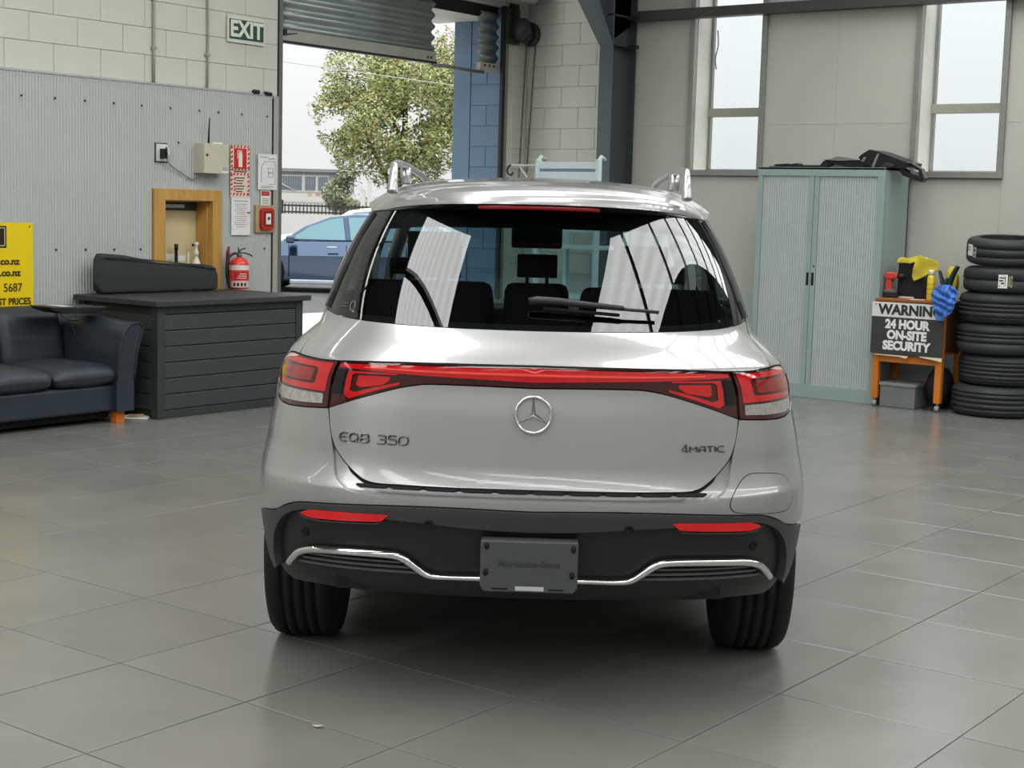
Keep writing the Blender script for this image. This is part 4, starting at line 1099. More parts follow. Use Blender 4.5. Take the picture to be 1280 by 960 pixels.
MB().tube(smooth_path([(.42 + .18 * math.cos(a), 1.98 + .05 * math.sin(a), 1.02 + .17 * math.sin(a)) for a in [2 * PI * i / 14 for i in range(15)]], 2), .015, 6).build('steering_wheel', m_cab, car)
MB().box((-.125, 1.80, 1.37), (.115, 1.84, 1.54)).build('mirror', m_cab, car, .01)
# wheels
def wheel(x, y, sg):
    r, hw = .362, .118
    g1, dep = .006, .010
    prof = []
    def P(rad, w): prof.append((rad, w))
    P(.245, -.105); P(.27, -.118); P(.31, -.122); P(.338, -.117); P(.353, -.104); P(.360, -.088)
    for c in (-.055, -.019, .019, .055):
        P(r, c - g1 - .001); P(r - dep, c - g1); P(r - dep, c + g1); P(r, c + g1 + .001)
    P(.360, .088); P(.353, .104); P(.338, .117); P(.31, .122); P(.27, .118); P(.245, .105)
    Mx = Matrix.Translation((x, y, r - .003)) @ Matrix.Rotation(PI / 2 * sg, 4, 'Y')
    w_ = MB().lathe(prof, 72, M=Mx).build('tyre', m_tyre, car)
    rm = MB(); rm.lathe([(.25, -.10), (.235, -.06), (.235, .085), (.25, .105), (.232, .108), (.222, .08), (.222, -.08), (.235, -.1)], 48, M=Mx, close=True)
    rim = rm.build('rim', mat('rim_dark', (60, 62, 64), rough=.3, metal=.7), w_)
    sp_ = MB()
    for i in range(5):
        a = 2 * PI * i / 5
        for da in (-.16, .16):
            c, s = math.cos(a + da), math.sin(a + da); c0, s0 = math.cos(a + da * .5), math.sin(a + da * .5)
            sp_.tube([(.05 * c0, .05 * s0, .085), (.14 * c, .14 * s, .095), (.228 * c, .228 * s, .085)], .017, 6, M=Mx)
    sp_.lathe([(0, .10), (.055, .098), (.06, .08), (.06, .03)], 20, M=Mx); sp_.lathe([(.0, -.02), (.16, -.02), (.16, .0), (0, .0)], 30, M=Mx)
    sp_.build('spokes', mat('rim_silver', (150, 152, 152), rough=.3, metal=.8), w_)
for y in (0, 2.829):
    wheel(.792, y, 1); wheel(-.792, y, -1)
MB().tube([(-.7, 0, .33), (.7, 0, .33)], .05, 8).build('rear_axle', m_gapb, car)
# ================================================================== THINGS IN THE SHOWROOM
def sheet(name, outline, fn, m, parent, step=.02, disp=None, solid=.004, jag=0):
    """flat outline (a, b) cut into a grid, mapped to 3-D by fn(a, b, d) with depth d from disp(a, b)"""
    bm = bmesh.new()
    f = bm.faces.new([bm.verts.new((a, b, 0)) for a, b in outline])
    bmesh.ops.triangulate(bm, faces=[f])
    for ax in (0, 1):
        vs = [p[ax] for p in outline]; k = math.floor(min(vs) / step)
        while k * step < max(vs):
            co = [0, 0, 0]; co[ax] = k * step; no = [0, 0, 0]; no[ax] = 1
            bmesh.ops.bisect_plane(bm, geom=bm.verts[:] + bm.edges[:] + bm.faces[:], dist=1e-6, plane_co=co, plane_no=no); k += 1
    for v in bm.verts: v.co = fn(v.co.x, v.co.y, disp(v.co.x, v.co.y) if disp else 0)
    me = bpy.data.meshes.new(name); bm.to_mesh(me); bm.free()
    me.polygons.foreach_set('use_smooth', [True] * len(me.polygons)); me.materials.append(m)
    o = bpy.data.objects.new(name, me); link(o, parent)
    if solid:
        md = o.modifiers.new('thickness', 'SOLIDIFY'); md.thickness = solid; md.offset = 0
    return o
def nz(x, y, s, seed=0): return noise.noise((x * s, y * s, seed))

# ---- storage bench with plank front
m_bench = mat('bench_resin', (50, 53, 55), rough=.55, var=.10, scale=25, bump=.2, bscale=140)
m_bench2 = mat('bench_plank', (57, 61, 63), rough=.55, var=.10, scale=18, bump=.25, bscale=120)
bx0, bx1, by0, by1 = -9.345, -8.46, 7.05, 8.48
be = empty('storage_bench', (bx1, by0, 0), label='large dark grey plank-sided storage box against the grey wall', cat='storage box')
def L_(x, y, z): return (x - bx1, y - by0, z)
bm1 = MB(); bm1.box(L_(bx0, by0 + .02, .02), L_(bx1 - .02, by1 - .02, .79)); bm1.build('carcass', mat('bench_dark', (40, 43, 45), rough=.6), be)
for yy in (by0, by1 - .07):
    MB().box(L_(bx1 - .07, yy, 0), L_(bx1 + .004, yy + .07, .80)).build('corner_post', m_bench, be, .006)
MB().box(L_(bx0, by0, 0), L_(bx0 + .07, by0 + .07, .80)).build('corner_post', m_bench, be, .006)
MB().box(L_(bx1 - .03, by0 + .07, .745), L_(bx1 - .001, by1 - .07, .80)).build('top_rail', m_bench, be, .004)
MB().box(L_(bx1 - .03, by0 + .07, 0), L_(bx1 - .001, by1 - .07, .058)).build('bottom_rail', m_bench, be, .004)
zp = .062
for k in range(6):
    MB().box(L_(bx1 - .03, by0 + .071, zp), L_(bx1 - .004, by1 - .071, zp + .108)).build('plank', m_bench2, be, .005)
    MB().box(L_(bx0 + .07, by0 + .004, zp), L_(bx1 - .07, by0 + .03, zp + .108)).build('plank', m_bench2, be, .005)
    zp += .1135
MB().box(L_(bx0 - .002, by0 - .045, .80), L_(bx1 + .045, by1 + .05, .842)).build('lid', m_bench, be, .006)
# ---- long cushion leaning on the wall
cu = empty('seat_cushion', (-9.25, 7.7, .842), label='long dark grey fabric cushion lying along the back of the storage box', cat='cushion')
cm = MB()
def cush(a, b):
    y = -.60 + 1.19 * a
    top = .295 - .12 * a + .012 * math.sin(a * 9) - (.10 * max(0, (a - .93) / .07) ** 2) - .05 * max(0, (.05 - a) / .05) ** 2
    th = .105
    ang = 2 * PI * b
    cx, cz = math.copysign(abs(math.cos(ang)) ** .3, math.cos(ang)), math.copysign(abs(math.sin(ang)) ** .35, math.sin(ang))
    e_ = min(1, min(a, 1 - a) / .035) ** .5 if 0 < a < 1 else 0.0
    return Vector((th / 2 * cx * e_ + .02, y, .006 + top / 2 + top / 2 * cz * (.2 + .8 * e_) + .004 * nz(y, b * 3, 6)))
cm.grid(cush, 44, 26); cm.build('cover', mat('cushion_fabric', (52, 54, 55), rough=.9, var=.10, scale=60, bump=.3, bscale=300), cu)
MB().tube(smooth_path([(.085, -.57, .275), (.09, -.2, .255), (.085, .2, .218), (.085, .52, .175)], 6), .005, 6).build('piping', mat('piping', (44, 45, 46), rough=.8), cu)

# ---- fire extinguisher
fx = empty('fire_extinguisher', (-9.27, 8.565, .846), label='red fire extinguisher with a black hose beside the storage box lid', cat='extinguisher')
m_ext = mat('extinguisher_red', (214, 52, 36), rough=.25, coat=.4, var=.04)
MB().lathe([(.070, 0), (.078, .006), (.079, .19), (.074, .215), (.058, .238), (.03, .252), (.022, .258), (0, .258)], 28).build('cylinder', m_ext, fx)
def wrap(name, z0, z1, a0, a1, m, r=.0801):
    return MB().grid(lambda a, b: Vector((r * math.cos(a0 + (a1 - a0) * a), r * math.sin(a0 + (a1 - a0) * a), z0 + (z1 - z0) * b)), 48, 1).build(name, m, fx)
wrap('white_band', .152, .192, -3.1, 3.1, mat('ext_white', (226, 214, 206), rough=.4))
lab = wrap('label', .01, .150, -2.1, 1.0, mat('ext_label', (214, 70, 58), rough=.4))
wrap('label_panel', .075, .138, -1.25, .35, mat('ext_label_dark', (180, 36, 34), rough=.4), .0806)
wrap('label_foot', .014, .066, -1.7, .6, mat('ext_label_foot', (206, 190, 186), rough=.4), .0806)
for i in range(4):
    a = -1.35 + i * .38
    wrap('symbol', .024, .050, a, a + .24, m_ink, .0811)
for i in range(3):
    wrap('print', .085 + i * .017, .092 + i * .017, -1.0 + .15 * i, .1, mat('ext_print', (232, 190, 180), var=0), .0811)
vm = MB(); vm.lathe([(.02, .25), (.02, .278), (.014, .282), (.014, .30), (0, .30)], 14); vm.tube([(0, 0, .285), (.0, -.05, .283)], .009, 8)
vm.build('valve', mat('valve_metal', (90, 92, 92), rough=.35, metal=.8), fx)
lv = MB(); lv.tube(smooth_path([(0, .0, .288), (.01, .05, .288), (.02, .10, .272), (.02, .125, .262)], 4), .006, 6); lv.tube(smooth_path([(0, -.01, .302), (0, .03, .318), (.01, .06, .326)], 4), .006, 6); lv.tube([(0, -.005, .30), (0, -.012, .336)], .006, 6)
lv.build('handle', mat('lever_grey', (70, 74, 74), rough=.35, metal=.7), fx)
MB().tube([(-.01, -.115, .205), (-.01, -.112, .30), (-.005, -.105, .34)], [.016, .014, .010], 8).build('nozzle', mat('nozzle_red', (120, 34, 34), rough=.4), fx)
MB().tube(smooth_path([(0, -.04, .286), (0, -.09, .270), (0, -.128, .22), (0, -.135, .15), (0, -.125, .08), (0, -.105, .01)], 6), .011, 8).build('hose', m_black, fx)
MB().box((-.095, -.03, .06), (-.07, .03, .20)).build('wall_bracket', m_dark, fx)

# ---- leather sofa
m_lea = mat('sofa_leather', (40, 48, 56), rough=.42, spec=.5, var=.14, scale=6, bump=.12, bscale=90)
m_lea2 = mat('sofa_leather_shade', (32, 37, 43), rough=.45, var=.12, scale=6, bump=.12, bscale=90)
so = empty('sofa', (-8.9, 5.9, 0), label='dark blue-black leather sofa along the grey wall, cut by the picture edge', cat='sofa')
def SL(x, y, z): return (x + 8.9, y - 5.9, z)
def soft_box(lo, hi, name, parent, m, r=.05, puff=.0, n=8):
    mb = MB(); (a, b, c), (d, e, f) = lo, hi
    mb.box(lo, hi)
    o = mb.build(name, m, parent, r, 4)
    return o
MB().box(SL(-9.25, 5.02, .085), SL(-8.53, 6.82, .27)).build('base', m_lea, so, .02, 3)
MB().box(SL(-9.2, 5.1, .03), SL(-8.62, 6.75, .09)).build('underside', m_gapb, so)
yb = 5.10
for k in range(3):
    y0, y1 = 5.14 + k * .545, 5.14 + (k + 1) * .545 - .012
    def cushion(a, b, y0=y0, y1=y1):
        th = 2 * PI * b
        yy = y0 + (y1 - y0) * a
        e_ = (min(1, min(a, 1 - a) / .06)) ** .5 if 0 < a < 1 else .0
        cx = math.copysign(abs(math.cos(th)) ** .55, math.cos(th)); cz = math.copysign(abs(math.sin(th)) ** .6, math.sin(th))
        x = -8.83 + .335 * cx * (.9 + .1 * e_); z = .335 + (.068 + .022 * math.sin(PI * a)) * cz * (.35 + .65 * e_) + .006 * nz(yy, x, 7, k)
        return SL(x, yy, z)
    MB().grid(cushion, 20, 28).build('seat_cushion', m_lea, so)
# back: leaning, rounded top; two back cushions with a seam
for k, (y0, y1) in enumerate(((5.08, 5.72), (5.72, 6.22), (6.22, 6.74))):
    def backc(a, b, y0=y0, y1=y1):
        th = 2 * PI * b; yy = y0 + (y1 - y0) * a
        e_ = (min(1, min(a, 1 - a) / .05)) ** .5 if 0 < a < 1 else 0.0
        cx = math.copysign(abs(math.cos(th)) ** .7, math.cos(th)); cz = math.copysign(abs(math.sin(th)) ** .45, math.sin(th))
        h = .56 + .22 * cz * (.92 + .08 * e_); lean = -.10 * (h - .34) / .44
        return SL(-9.13 + lean + .10 * cx * (.5 + .5 * e_), yy, h)
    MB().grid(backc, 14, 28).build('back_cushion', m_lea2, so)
# arms: flared outward, with a rounded front panel
for sg, yc in ((1, 6.80), (-1, 5.06)):
    def arm(a, b, sg=sg, yc=yc):
        x = -9.28 + .80 * a
        prof = [(-.085, .085), (-.088, .30), (-.07, .50), (-.03, .63), (.035, .690), (.105, .694), (.140, .665), (.120, .60), (.085, .48), (.062, .30), (.060, .085)]
        t = b * (len(prof) - 1); i = min(int(t), len(prof) - 2); u = t - i
        p = prof[i]; q = prof[i + 1]
        yy = p[0] + (q[0] - p[0]) * u; z = p[1] + (q[1] - p[1]) * u
        z *= (1 + .06 * (1 - a))
        return SL(x, yc + sg * yy, z)
    am = MB(); am.grid(arm, 10, 40)
    n0 = len(am.v); front = [arm(1, b / 40) for b in range(41)]
    am.add([(p[0] + .0, p[1], p[2]) for p in front], [tuple(range(41))])
    am.build('arm', m_lea, so, label='flared leather arm')
    MB().tube([(p[0] + .003, p[1], p[2]) for p in front[4:37]], .007, 6).build('arm_piping', m_lea2, so)
for x, y in ((-8.56, 6.78), (-8.56, 5.1), (-9.2, 6.78), (-9.2, 5.1)):
    MB().box(SL(x - .035, y - .035, 0), SL(x + .035, y + .035, .085)).build('leg', mat('leg_orange_wood', (206, 112, 34), rough=.4, var=.08), so, .003, label='orange wooden leg')
# ---- black tray on the sofa's corner
tr = empty('side_tray', (-8.93, 6.66, .80), label='small black tray with a white sheet, propped over the sofa corner', cat='tray')
MB().prism([(-.24, .0), (.23, -.012), (.235, -.03), (.14, -.055), (-.14, -.05), (-.235, -.02)], -.11, .12, 'x').build('tray', mat('tray_black', (26, 27, 28), rough=.4), tr, .006)
MB().add([(-.08, -.13, -.0025), (.09, -.13, -.0025), (.09, .14, -.014), (-.08, .14, -.014)], [(0, 1, 2, 3)]).build('sheet', m_paper, tr, solid=.003, fix=False)
MB().tube(smooth_path([(.12, -.16, -.045), (.15, -.12, -.10), (.16, -.08, -.17), (.17, -.06, -.25)], 4), .012, 6, flat=(1, .5)).build('strap', m_black, tr)
MB().tube([(.13, -.10, -.09), (.14, -.03, -.095)], .010, 6).build('buckle', m_dark, tr)
# ---- papers on the floor
e = empty('floor_papers', (-8.62, 7.0, .0005), .5, label='folded white papers on the floor between sofa leg and storage box', cat='paper')
for i, (dx, dy, r_, w_, h_) in enumerate(((0, -.02, .2, .09, .055), (-.02, .03, -.25, .08, .05))):
    MB().box((-w_, -h_, .002 + .006 * i), (w_, h_, .007 + .006 * i), M=Matrix.Translation((dx, dy, 0)) @ Matrix.Rotation(r_, 4, 'Z')).build('sheet', m_paper, e, .001)
MB().prism([(-.05, .012), (.05, .012), (.04, .03), (-.05, .022)], -.03, .03, 'y').build('folded_card', mat('card_tan', (176, 150, 124), rough=.6), e)
e = empty('dry_leaf', (-3.108, 3.198, .001), .4, label='tiny curled dry leaf lying on the floor tiles', cat='leaf')
MB().grid(lambda a, b: Vector(((a - .5) * .034, (b - .5) * .014 * math.sin(PI * min(max(a, .08), .95)), .003 + .007 * abs(a - .4) + .004 * abs(b - .5))), 8, 4).build('blade', mat('leaf_tan', (186, 176, 158), rough=.7), e, solid=.0008)

# ---- yellow advertising board
yb_ = empty('yellow_sign', (XL + .04, 6.05, 1.057), label='yellow advertising board with black lettering above the sofa', cat='sign')
m_yel = mat('board_yellow', (232, 202, 8), rough=.4, var=.02)
YS0, YS1 = -.72, .625
MB().box((-.006, YS0, -.302), (0, YS1, .302)).build('board', m_yel, yb_)
m_ybrown = mat('letter_brown', (58, 44, 22), rough=.5, var=0)
lg = MB(); lg.box((0, .10, .125), (.0015, .405, .278)); lg.build('logo_field', mat('logo_black', (30, 24, 22), rough=.5, var=0), yb_)
for lo, hi in (((.0015, .115, .262), (.003, .393, .267)), ((.0015, .115, .138), (.003, .393, .143)), ((.0015, .388, .138), (.003, .393, .267)), ((.0015, .115, .138), (.003, .120, .267))):
    MB().box(lo, hi).build('logo_line', mat('logo_cream', (226, 214, 150), var=0), yb_)
def ytext(s, yright, z, size, sx=1.0, bold=.004):
    return text('lettering', s, size, (.002, yright, z), YR, UP, m_ybrown, yb_, bold=bold, sx=sx, align='RIGHT')
ytext('.co.nz', .508, .028, .066, 1.1, .0022); ytext('.co.nz', .516, -.052, .066, 1.1, .0022); ytext('5687', .53, -.158, .084, .92, .0003); ytext('BEST PRICES', .60, -.256, .066, .93, .0016)
for y, z in ((.595, .275), (.600, -.285)):
    MB().lathe([(.006, 0), (.006, .003)], 8, M=Matrix.Translation((0, y, z)) @ Matrix.Rotation(PI / 2, 4, 'Y')).build('fixing', m_dark, yb_)

# ---- tambour cabinet
m_cab1 = mat('cabinet_teal_grey', (146, 164, 161), rough=.42, var=.03, scale=3)
m_tam = mat('tambour_grey', (176, 184, 184), rough=.4, var=.03, scale=4)
cx0, cx1, cy0, cy1, cz = -6.425, -5.255, 11.97, 12.48, 1.965
cb_ = empty('tambour_cabinet', ((cx0 + cx1) / 2, cy0, 0), label='tall grey-green tambour door cabinet against the far wall', cat='cabinet')
def CL(x, y, z): return (x - (cx0 + cx1) / 2, y - cy0, z)
MB().box(CL(cx0, cy0 + .02, .0), CL(cx0 + .02, cy1, cz)).build('side_panel', m_cab1, cb_, .002)
MB().box(CL(cx1 - .02, cy0 + .02, .0), CL(cx1, cy1, cz)).build('side_panel', m_cab1, cb_, .002)
MB().box(CL(cx0, cy1 - .02, 0), CL(cx1, cy1, cz)).build('back_panel', m_cab1, cb_)
MB().box(CL(cx0, cy0, cz - .02), CL(cx1, cy1, cz)).build('top_panel', m_cab1, cb_, .002)
MB().box(CL(cx0, cy0, cz - .075), CL(cx1, cy0 + .03, cz)).build('top_rail', m_cab1, cb_, .003)
MB().box(CL(cx0, cy0, 0), CL(cx1, cy0 + .03, .118)).build('plinth', m_cab1, cb_, .003)
for a, b in ((cx0, cx0 + .045), (cx1 - .055, cx1)):
    MB().box(CL(a, cy0, .118), CL(b, cy0 + .03, cz - .075)).build('stile', m_cab1, cb_, .003)
def tambour(x0, x1):
    n = int((x1 - x0) / .0215); d = MB(); vs = []; fs = []
    for i in range(n):
        a = x0 + (x1 - x0) * i / n; w = (x1 - x0) / n
        for t, yy in ((0, .021), (.12, .015), (.5, .0125), (.88, .015), (1, .021)):
            vs += [CL(a + w * t, cy0 + yy, .118), CL(a + w * t, cy0 + yy, cz - .075)]
    for i in range(len(vs) // 2 - 1): fs.append((2 * i, 2 * i + 2, 2 * i + 3, 2 * i + 1))
    d.add(vs, fs, False)
    return d.build('tambour_door', m_tam, cb_, fix=False)
d1 = tambour(cx0 + .045, -5.935); d2 = tambour(-5.845, cx1 - .055)
for d_, a, b in ((d1, -5.935, -5.893), (d2, -5.889, -5.845)):
    MB().box(CL(a, cy0 + .004, .118), CL(b, cy0 + .022, cz - .075)).build('lead_rail', m_cab1, d_, .004)
    c = (a + b) / 2
    MB().box(CL(c - .011, cy0 + .001, .965), CL(c + .011, cy0 + .006, 1.075)).build('handle_recess', m_gapb, d_, .002)
MB().lathe([(.008, 0), (.008, .003)], 10, M=Matrix.Translation(CL(-5.86, cy0 + .003, 1.13)) @ Matrix.Rotation(PI / 2, 4, 'X')).build('lock', m_dark, cb_)
# ---- car trim scraps on the cabinet
m_scrap = mat('trim_black', (20, 20, 24), rough=.35, var=.1)
m_scrap2 = mat('trim_grey', (120, 122, 122), rough=.4, var=.1)
def scrap(name, polys, y0, y1, label, z0=cz):
    xs_ = [p[0] for poly in polys for p in poly[0]]
    cx = sum(xs_) / len(xs_)
    e = empty(name, (cx, (y0 + y1) / 2, z0), label=label, cat='car part', group='car trim scraps on the cabinet')
    for k, (poly, nm, m, ya, yb2) in enumerate(polys):
        MB().prism([(x - cx, z - z0) for x, z in poly], ya - (y0 + y1) / 2, yb2 - (y0 + y1) / 2, 'y').build(nm, m, e, .004)
    return e
dz = -.020
def zz(pts): return [(x, max(z + dz, cz + .001)) for x, z in pts]
scrap('trim_strip', [(zz([(-6.40, 1.985), (-6.39, 1.998), (-6.29, 2.0), (-6.28, 1.985)]), 'lip', m_scrap, 12.1, 12.3),
                     (zz([(-6.35, 1.998), (-6.36, 2.010), (-6.335, 2.016), (-6.22, 2.021), (-6.21, 2.0), (-6.24, 1.985), (-6.30, 1.985)]), 'body', m_scrap, 12.12, 12.26),
                     (zz([(-6.215, 2.005), (-6.205, 2.016), (-6.15, 2.026), (-6.135, 2.018), (-6.135, 1.99), (-6.21, 1.99)]), 'tab', m_scrap, 12.13, 12.24)],
      12.1, 12.3, 'flat black plastic trim scrap at the far-left end of the cabinet top')
scrap('trim_panel', [(zz([(-6.12, 1.99), (-6.12, 2.008), (-5.91, 2.007), (-5.885, 2.04), (-5.85, 2.052), (-5.80, 2.035), (-5.85, 1.987)]), 'bent_arm', m_scrap, 12.1, 12.3),
                     (zz([(-5.83, 2.024), (-5.85, 2.052), (-5.74, 2.045), (-5.54, 2.045), (-5.49, 2.008), (-5.50, 1.988), (-5.62, 1.99)]), 'body', m_scrap, 12.1, 12.34),
                     (zz([(-5.885, 2.05), (-5.80, 2.062), (-5.744, 2.082), (-5.70, 2.075), (-5.54, 2.05), (-5.74, 2.044), (-5.85, 2.052)]), 'grey_skin', m_scrap2, 12.08, 12.2),
                     (zz([(-5.85, 1.986), (-5.80, 2.02), (-5.62, 1.99), (-5.6, 1.986)]), 'pale_insert', mat('trim_pale', (176, 186, 184), rough=.5), 12.16, 12.2)],
      12.08, 12.34, 'bent black trim piece with a grey skin, middle of the cabinet top')
scrap('trim_shroud', [([(x, z + dz) for x, z in [(-5.525, 2.07), (-5.50, 2.095), (-5.43, 2.136), (-5.35, 2.118), (-5.084, 2.028), (-5.10, 1.992), (-5.19, 2.003), (-5.25, 1.986), (-5.40, 1.988), (-5.48, 2.01)]], 'shell', m_scrap, 12.02, 12.32),
                      ([(x, z + dz) for x, z in [(-5.12, 2.04), (-5.084, 2.028), (-4.997, 1.982), (-4.965, 1.905), (-4.985, 1.872), (-5.01, 1.90), (-5.018, 1.965), (-5.11, 2.01)]], 'loop_upper', m_scrap, 12.08, 12.16),
                      ([(x, z + dz) for x, z in [(-4.985, 1.872), (-5.15, 1.925), (-5.20, 1.985), (-5.15, 1.985), (-5.10, 1.945), (-5.015, 1.925)]], 'loop_lower', m_scrap, 12.08, 12.16),
                      ([(x, z + dz) for x, z in [(-5.40, 1.99), (-5.355, 2.10), (-5.335, 2.10), (-5.375, 1.99)]], 'rib', m_scrap2, 12.005, 12.03),
                      ([(x, z + dz) for x, z in [(-5.50, 2.04), (-5.47, 2.075), (-5.45, 2.07), (-5.47, 2.03)]], 'clip', m_scrap2, 12.01, 12.03),
                      ([(x, z + dz) for x, z in [(-5.33, 1.99), (-5.27, 2.03), (-5.20, 2.01), (-5.22, 1.99)]], 'inner_fold', mat('trim_dark_grey', (54, 56, 58), rough=.4), 12.008, 12.03)],
      12.02, 12.32, 'black moulded car shroud whose loop overhangs the cabinet\'s right edge')

# ---- trolley table with the WARNING board
m_orange = mat('orange_wood', (198, 116, 38), rough=.45, var=.12, scale=6, stretch=(1, 1, .3))
tx0, tx1, ty0, ty1 = -5.25, -4.655, 11.90, 12.35
tb = empty('trolley_table', ((tx0 + tx1) / 2, ty0, 0), label='orange wooden trolley table on castors, between cabinet and tyre stack', cat='table')
def TL(x, y, z): return (x - (tx0 + tx1) / 2, y - ty0, z)
MB().box(TL(tx0 + .002, ty0 - .012, .875), TL(tx1 + .012, ty1, .898)).build('tabletop', mat('table_brown', (150, 92, 48), rough=.45, var=.1, scale=5), tb, .003)
for x in (tx0, tx1 - .055):
    for y in (ty0, ty1 - .055):
        MB().box(TL(x, y, .07), TL(x + .055, y + .055, .875)).build('leg', m_orange, tb, .004)
        cs = MB(); cs.lathe([(.010, .05), (.010, .072)], 8, M=Matrix.Translation(TL(x + .027, y + .027, 0)))
        cs.tube([TL(x + .012, y + .022, .026), TL(x + .042, y + .022, .026)], .025, 12)
        cs.build('castor', mat('castor_grey', (150, 148, 144), rough=.4), tb)
MB().box(TL(tx0 + .055, ty0 + .006, .375), TL(tx1 - .055, ty0 + .03, .462)).build('front_rail', m_orange, tb, .003)
for y in (ty0, ty1 - .03):
    MB().box(TL(tx0 + .055, y + .004, .80), TL(tx1 - .055, y + .026, .874)).build('upper_rail', m_orange, tb, .003)
MB().box(TL(tx0 + .02, ty0 + .02, .46), TL(tx1 - .02, ty1 - .02, .48)).build('shelf', m_orange, tb)
MB().box(TL(tx1 - .03, ty0 + .05, .48), TL(tx1 - .01, ty1 - .05, .875)).build('side_board', mat('side_brown', (92, 56, 34), rough=.5, var=.1), tb)
ws_ = empty('warning_sign', ((tx0 + tx1) / 2, ty0 - .03, .655), label='black and white WARNING 24 hour on-site security board on the table front', cat='sign')
MB().box((-.308, 0, -.21), (.308, .008, .215)).build('board', mat('warn_dark', (58, 60, 60), rough=.45, var=.05), ws_)
MB().box((-.308, -.002, .095), (.308, 0, .215)).build('white_field', mat('warn_white', (222, 224, 222), rough=.4, var=.02), ws_)
BXR = (1, 0, 0)
m_wd = mat('warn_letter_dark', (46, 47, 48), rough=.5, var=0); m_ww = mat('warn_letter_white', (232, 234, 232), rough=.5, var=0)
text('lettering', 'WARNING', .112, (.022, -.0035, .153), BXR, UP, m_wd, ws_, bold=.0046, sx=1.0)
for s_, z, sz in (('24 HOUR', .036, .098), ('ON-SITE', -.052, .098), ('SECURITY', -.140, .098)):
    text('lettering', s_, sz, (.0, -.0015, z), BXR, UP, m_ww, ws_, bold=.0052, sx=.92)
MB().prism([(-.27, -.216), (.02, -.216), (.02, -.224), (-.0, -.238), (-.05, -.225), (-.27, -.222)], -.004, .002, 'y').build('torn_backing', mat('torn_card', (226, 214, 190), rough=.8), ws_)
MB().prism([(.12, -.210), (.308, -.210), (.308, -.24), (.24, -.232), (.12, -.216)], -.003, .002, 'y').build('torn_backing', mat('torn_card', (226, 214, 190)), ws_)
MB().lathe([(.006, 0), (.006, .003)], 8, M=Matrix.Translation((-.278, -.002, .195)) @ Matrix.Rotation(PI / 2, 4, 'X')).build('fixing', m_dark, ws_)
# things on the table
e = empty('power_drill', (-5.185, 12.06, .898), .25, label='red cordless drill standing upright on its battery, near the cabinet', cat='tool')
MB().prism([(-.055, .155), (-.062, .185), (-.045, .212), (.02, .212), (.045, .195), (.045, .165), (.01, .155), (.0, .15)], -.028, .028, 'y').build('motor_housing', mat('drill_red', (196, 62, 52), rough=.35), e, .012, 3)
MB().prism([(-.045, .05), (-.05, .10), (-.045, .17), (.0, .17), (.0, .10), (.01, .05)], -.019, .019, 'y').build('grip', mat('drill_red', (196, 62, 52)), e, .008, 3)
MB().box((-.06, -.036, .0), (.055, .036, .052)).build('battery', m_black, e, .008)
MB().prism([(-.06, .05), (.035, .05), (.02, .068), (-.05, .068)], -.03, .03, 'y').build('battery_collar', mat('collar_grey', (110, 110, 108), rough=.5), e)
ck = MB(); ck.tube([(.045, 0, .182), (.075, 0, .182), (.105, 0, .182)], [.024, .022, .014], 12); ck.tube([(.105, 0, .182), (.135, 0, .182)], .006, 8)
ck.build('chuck', m_black, e)
MB().box((.0, -.012, .13), (.012, .012, .155)).build('trigger', m_black, e, .003)
e = empty('black_tool_case', (-5.055, 12.20, .898), label='black box standing on the trolley table behind the yellow spray can', cat='box')
MB().box((-.113, -.07, 0), (.113, .08, .305)).build('body', mat('case_black', (24, 23, 28), rough=.5), e, .01)
MB().lathe([(.012, 0), (.012, .006)], 12, M=Matrix.Translation((-.06, -.07, .19)) @ Matrix.Rotation(PI / 2, 4, 'X')).build('stud', m_dark, e)
MB().box((-.11, -.078, .0), (.04, -.070, .012)).build('base_strip', m_paper, e)
m_yc = mat('yellow_cloth', (206, 188, 62), rough=.85, var=.12, scale=14)
e = empty('yellow_cloth', (-5.0, 12.07, 1.21), label='yellow cloth draped over the black box on the trolley table', cat='cloth')
ol = [(-.148, -.017), (-.135, .018), (-.10, .028), (-.06, .018), (-.03, .02), (.0, .035), (.051, .048), (.10, .03), (.16, .018), (.205, -.005), (.215, -.04), (.20, -.068), (.15, -.095), (.10, -.122), (.05, -.145), (.003, -.165), (-.014, -.13), (.0, -.06), (.012, -.008), (-.03, -.022), (-.08, -.02), (-.12, -.022)]
sheet('cloth', ol, lambda a, b, d: Vector((a, d - .02, b)), m_yc, e, .014, lambda a, b: -.03 * nz(a, b, 9, 2) - .022 * math.sin(18 * a + 9 * b) * .5 + .10 * max(0, b), .004)
sheet('cloth_back', [(-.14, 0), (-.10, .02), (.0, .03), (.08, .035), (.12, .0), (.0, -.01)], lambda a, b, d: Vector((a, .05 + d, b)), m_yc, e, .02, lambda a, b: .03 * nz(a, b, 11, 3), .004)
e = empty('yellow_spray_can', (-4.823, 12.0, .898), label='yellow bottle with a clear cap, front of the trolley table top', cat='bottle')
MB().lathe([(.028, 0), (.031, .006), (.031, .185), (.026, .20), (.016, .206), (.016, .212), (0, .212)], 22).build('body', mat('spray_yellow', (222, 196, 34), rough=.3), e)
MB().lathe([(.024, .203), (.024, .235), (.018, .247), (0, .249)], 18).build('cap', mat('cap_clear', (206, 214, 190), rough=.15), e)
for i in range(3):
    MB().lathe([(.0313, .05 + i * .04), (.0313, .058 + i * .04)], 22, ).build('print_band', mat('spray_print', (196, 150, 40), rough=.4), e)
e = empty('white_card', (-4.91, 11.94, .8985), .1, label='small white card lying at the front edge of the trolley table', cat='card')
MB().box((-.06, -.02, 0), (.06, .02, .004)).build('card', m_paper, e)
